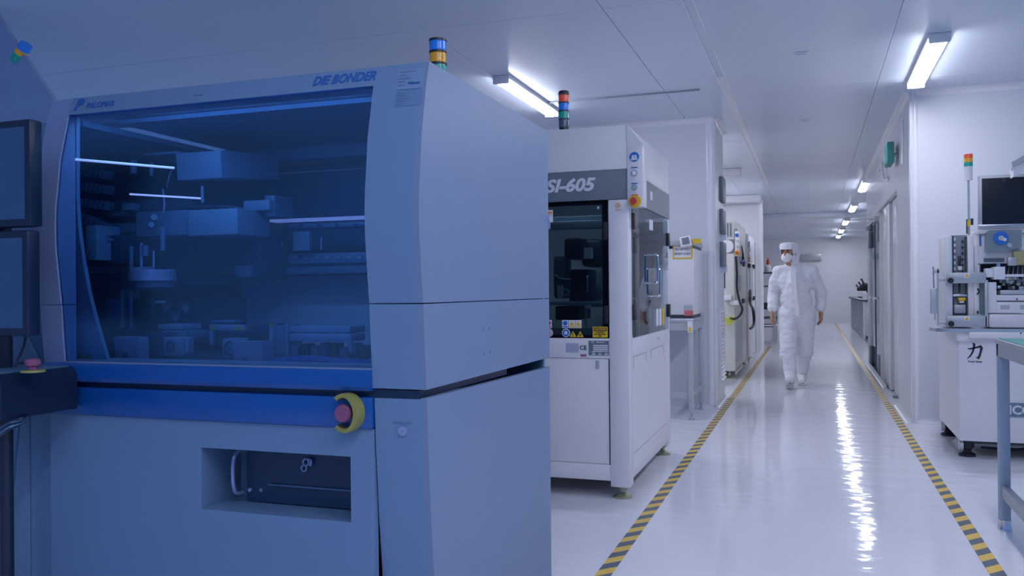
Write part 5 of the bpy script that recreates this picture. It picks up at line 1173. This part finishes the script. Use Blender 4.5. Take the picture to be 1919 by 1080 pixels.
# front flap, chest mark
fl = MB(); pts_ = [(-.030, -.185, 1.40, .024), (-.022, -.188, 1.25, .026), (-.010, -.194, 1.08, .027), (.004, -.192, .96, .027), (.02, -.180, .84, .025)]
for (x0, y0, z0, w0), (x1, y1, z1, w1) in zip(pts_, pts_[1:]):
    A_ = [fl.bm.verts.new(p3(x0-w0, y0, z0)), fl.bm.verts.new(p3(x0+w0, y0, z0)), fl.bm.verts.new(p3(x1+w1, y1, z1)), fl.bm.verts.new(p3(x1-w1, y1, z1))]
    B_ = [fl.bm.verts.new(v.co+Vector((0, .035, 0))) for v in A_]
    fl.bm.faces.new(A_); fl.bm.faces.new(B_[::-1])
    for q in range(4): fl.bm.faces.new((A_[q], A_[(q+1) % 4], B_[(q+1) % 4], B_[q]))
obj('front_flap', fl, M_SUIT2, PN)
obj('pocket_mark', MB().tube([p3(.075, -.150, 1.275), p3(.10, -.152, 1.272), p3(.125, -.145, 1.276)], .003), M_SUIT2, PN)
# hood
b = MB(); hd_ = J['head']
b.ball(hd_+Vector((0, .012, .035)), .100, sc=(.98, 1.12, 1.0)); b.lathe(hd_+Vector((.0, .01, .035)), [(.100, 0), (.108, .03), (.109, .060), (.098, .082), (.062, .095)], 'Z', 24)
b.cap(hd_+Vector((.035, .045, 0)), hd_+Vector((.03, .03, -.09)), .090, .082); b.cap(hd_+Vector((.02, .04, -.07)), J['neck']-Vector((-.01, -.02, .02)), .075, .085)
b.ball(J['neck']+Vector((0, .0, -.03)), .085, sc=(1.25, 1, .7))
HOOD = remeshed('hood', b, .006, M_SUIT, PN, smooth=3, noise=.004)
_b = bmesh.new(); _b.from_mesh(HOOD.data); _o = wloc(HOOD); _del = []
for v in _b.verts:
    r_ = v.co+_o-hd_
    if r_.dot(fdir) > .030 and -.105 < r_.z < .040 and abs(r_.dot(fs)) < .072: _del.append(v)
bmesh.ops.delete(_b, geom=_del, context='VERTS'); _b.to_mesh(HOOD.data); _b.free()
# mask
b = MB(); mc_ = hd_+fdir*.058+Vector((0, 0, -.052)); b.ball(mc_, .066, sc=(.98, .95, .88)); b.cap(mc_+fs*.05, hd_+fs*.082+Vector((0, 0, -.03)), .02, .008)
b.cap(mc_-fs*.045, hd_-fs*.078+Vector((0, 0, -.02)), .02, .008)
remeshed('face_mask', b, .005, M_MASK, PN, smooth=2, noise=.002)
# boots
def boot(an, ball_, toe, sole_z, name='boot'):
    b = MB(); b.cap(an+Vector((0, 0, .06)), an-Vector((0, 0, .02)), .066, .060); b.cap(an-Vector((0, 0, .02)), ball_, .055, .048); b.cap(ball_, toe, .048, .040); b.ball(an+Vector((0, .03, -.055)), .05)
    return b
b = boot(J['anL'], J['anL']+Vector((-.01, -.13, -.015)), J['anL']+Vector((-.012, -.19, .015)), 0)
o_ = remeshed('boot', b, .006, M_SUIT2, PN, smooth=3, noise=.003)
obj('sole', MB().obox(J['anL']+Vector((-.006, -.075, -.083)), (.09, .30, .018), Matrix.Rotation(-.14, 3, 'X'), .008), M_GREYL, o_)
b = boot(J['anR'], J['anR']+Vector((0, -.12, -.055)), J['anR']+Vector((0, -.17, -.062)), 0)
o_ = remeshed('boot', b, .006, M_SUIT2, PN, smooth=3, noise=.003)
obj('sole', MB().box(J['anR'].x-.045, J['anR'].y-.22, 0, J['anR'].x+.045, J['anR'].y+.07, .018, .008), M_GREYL, o_)
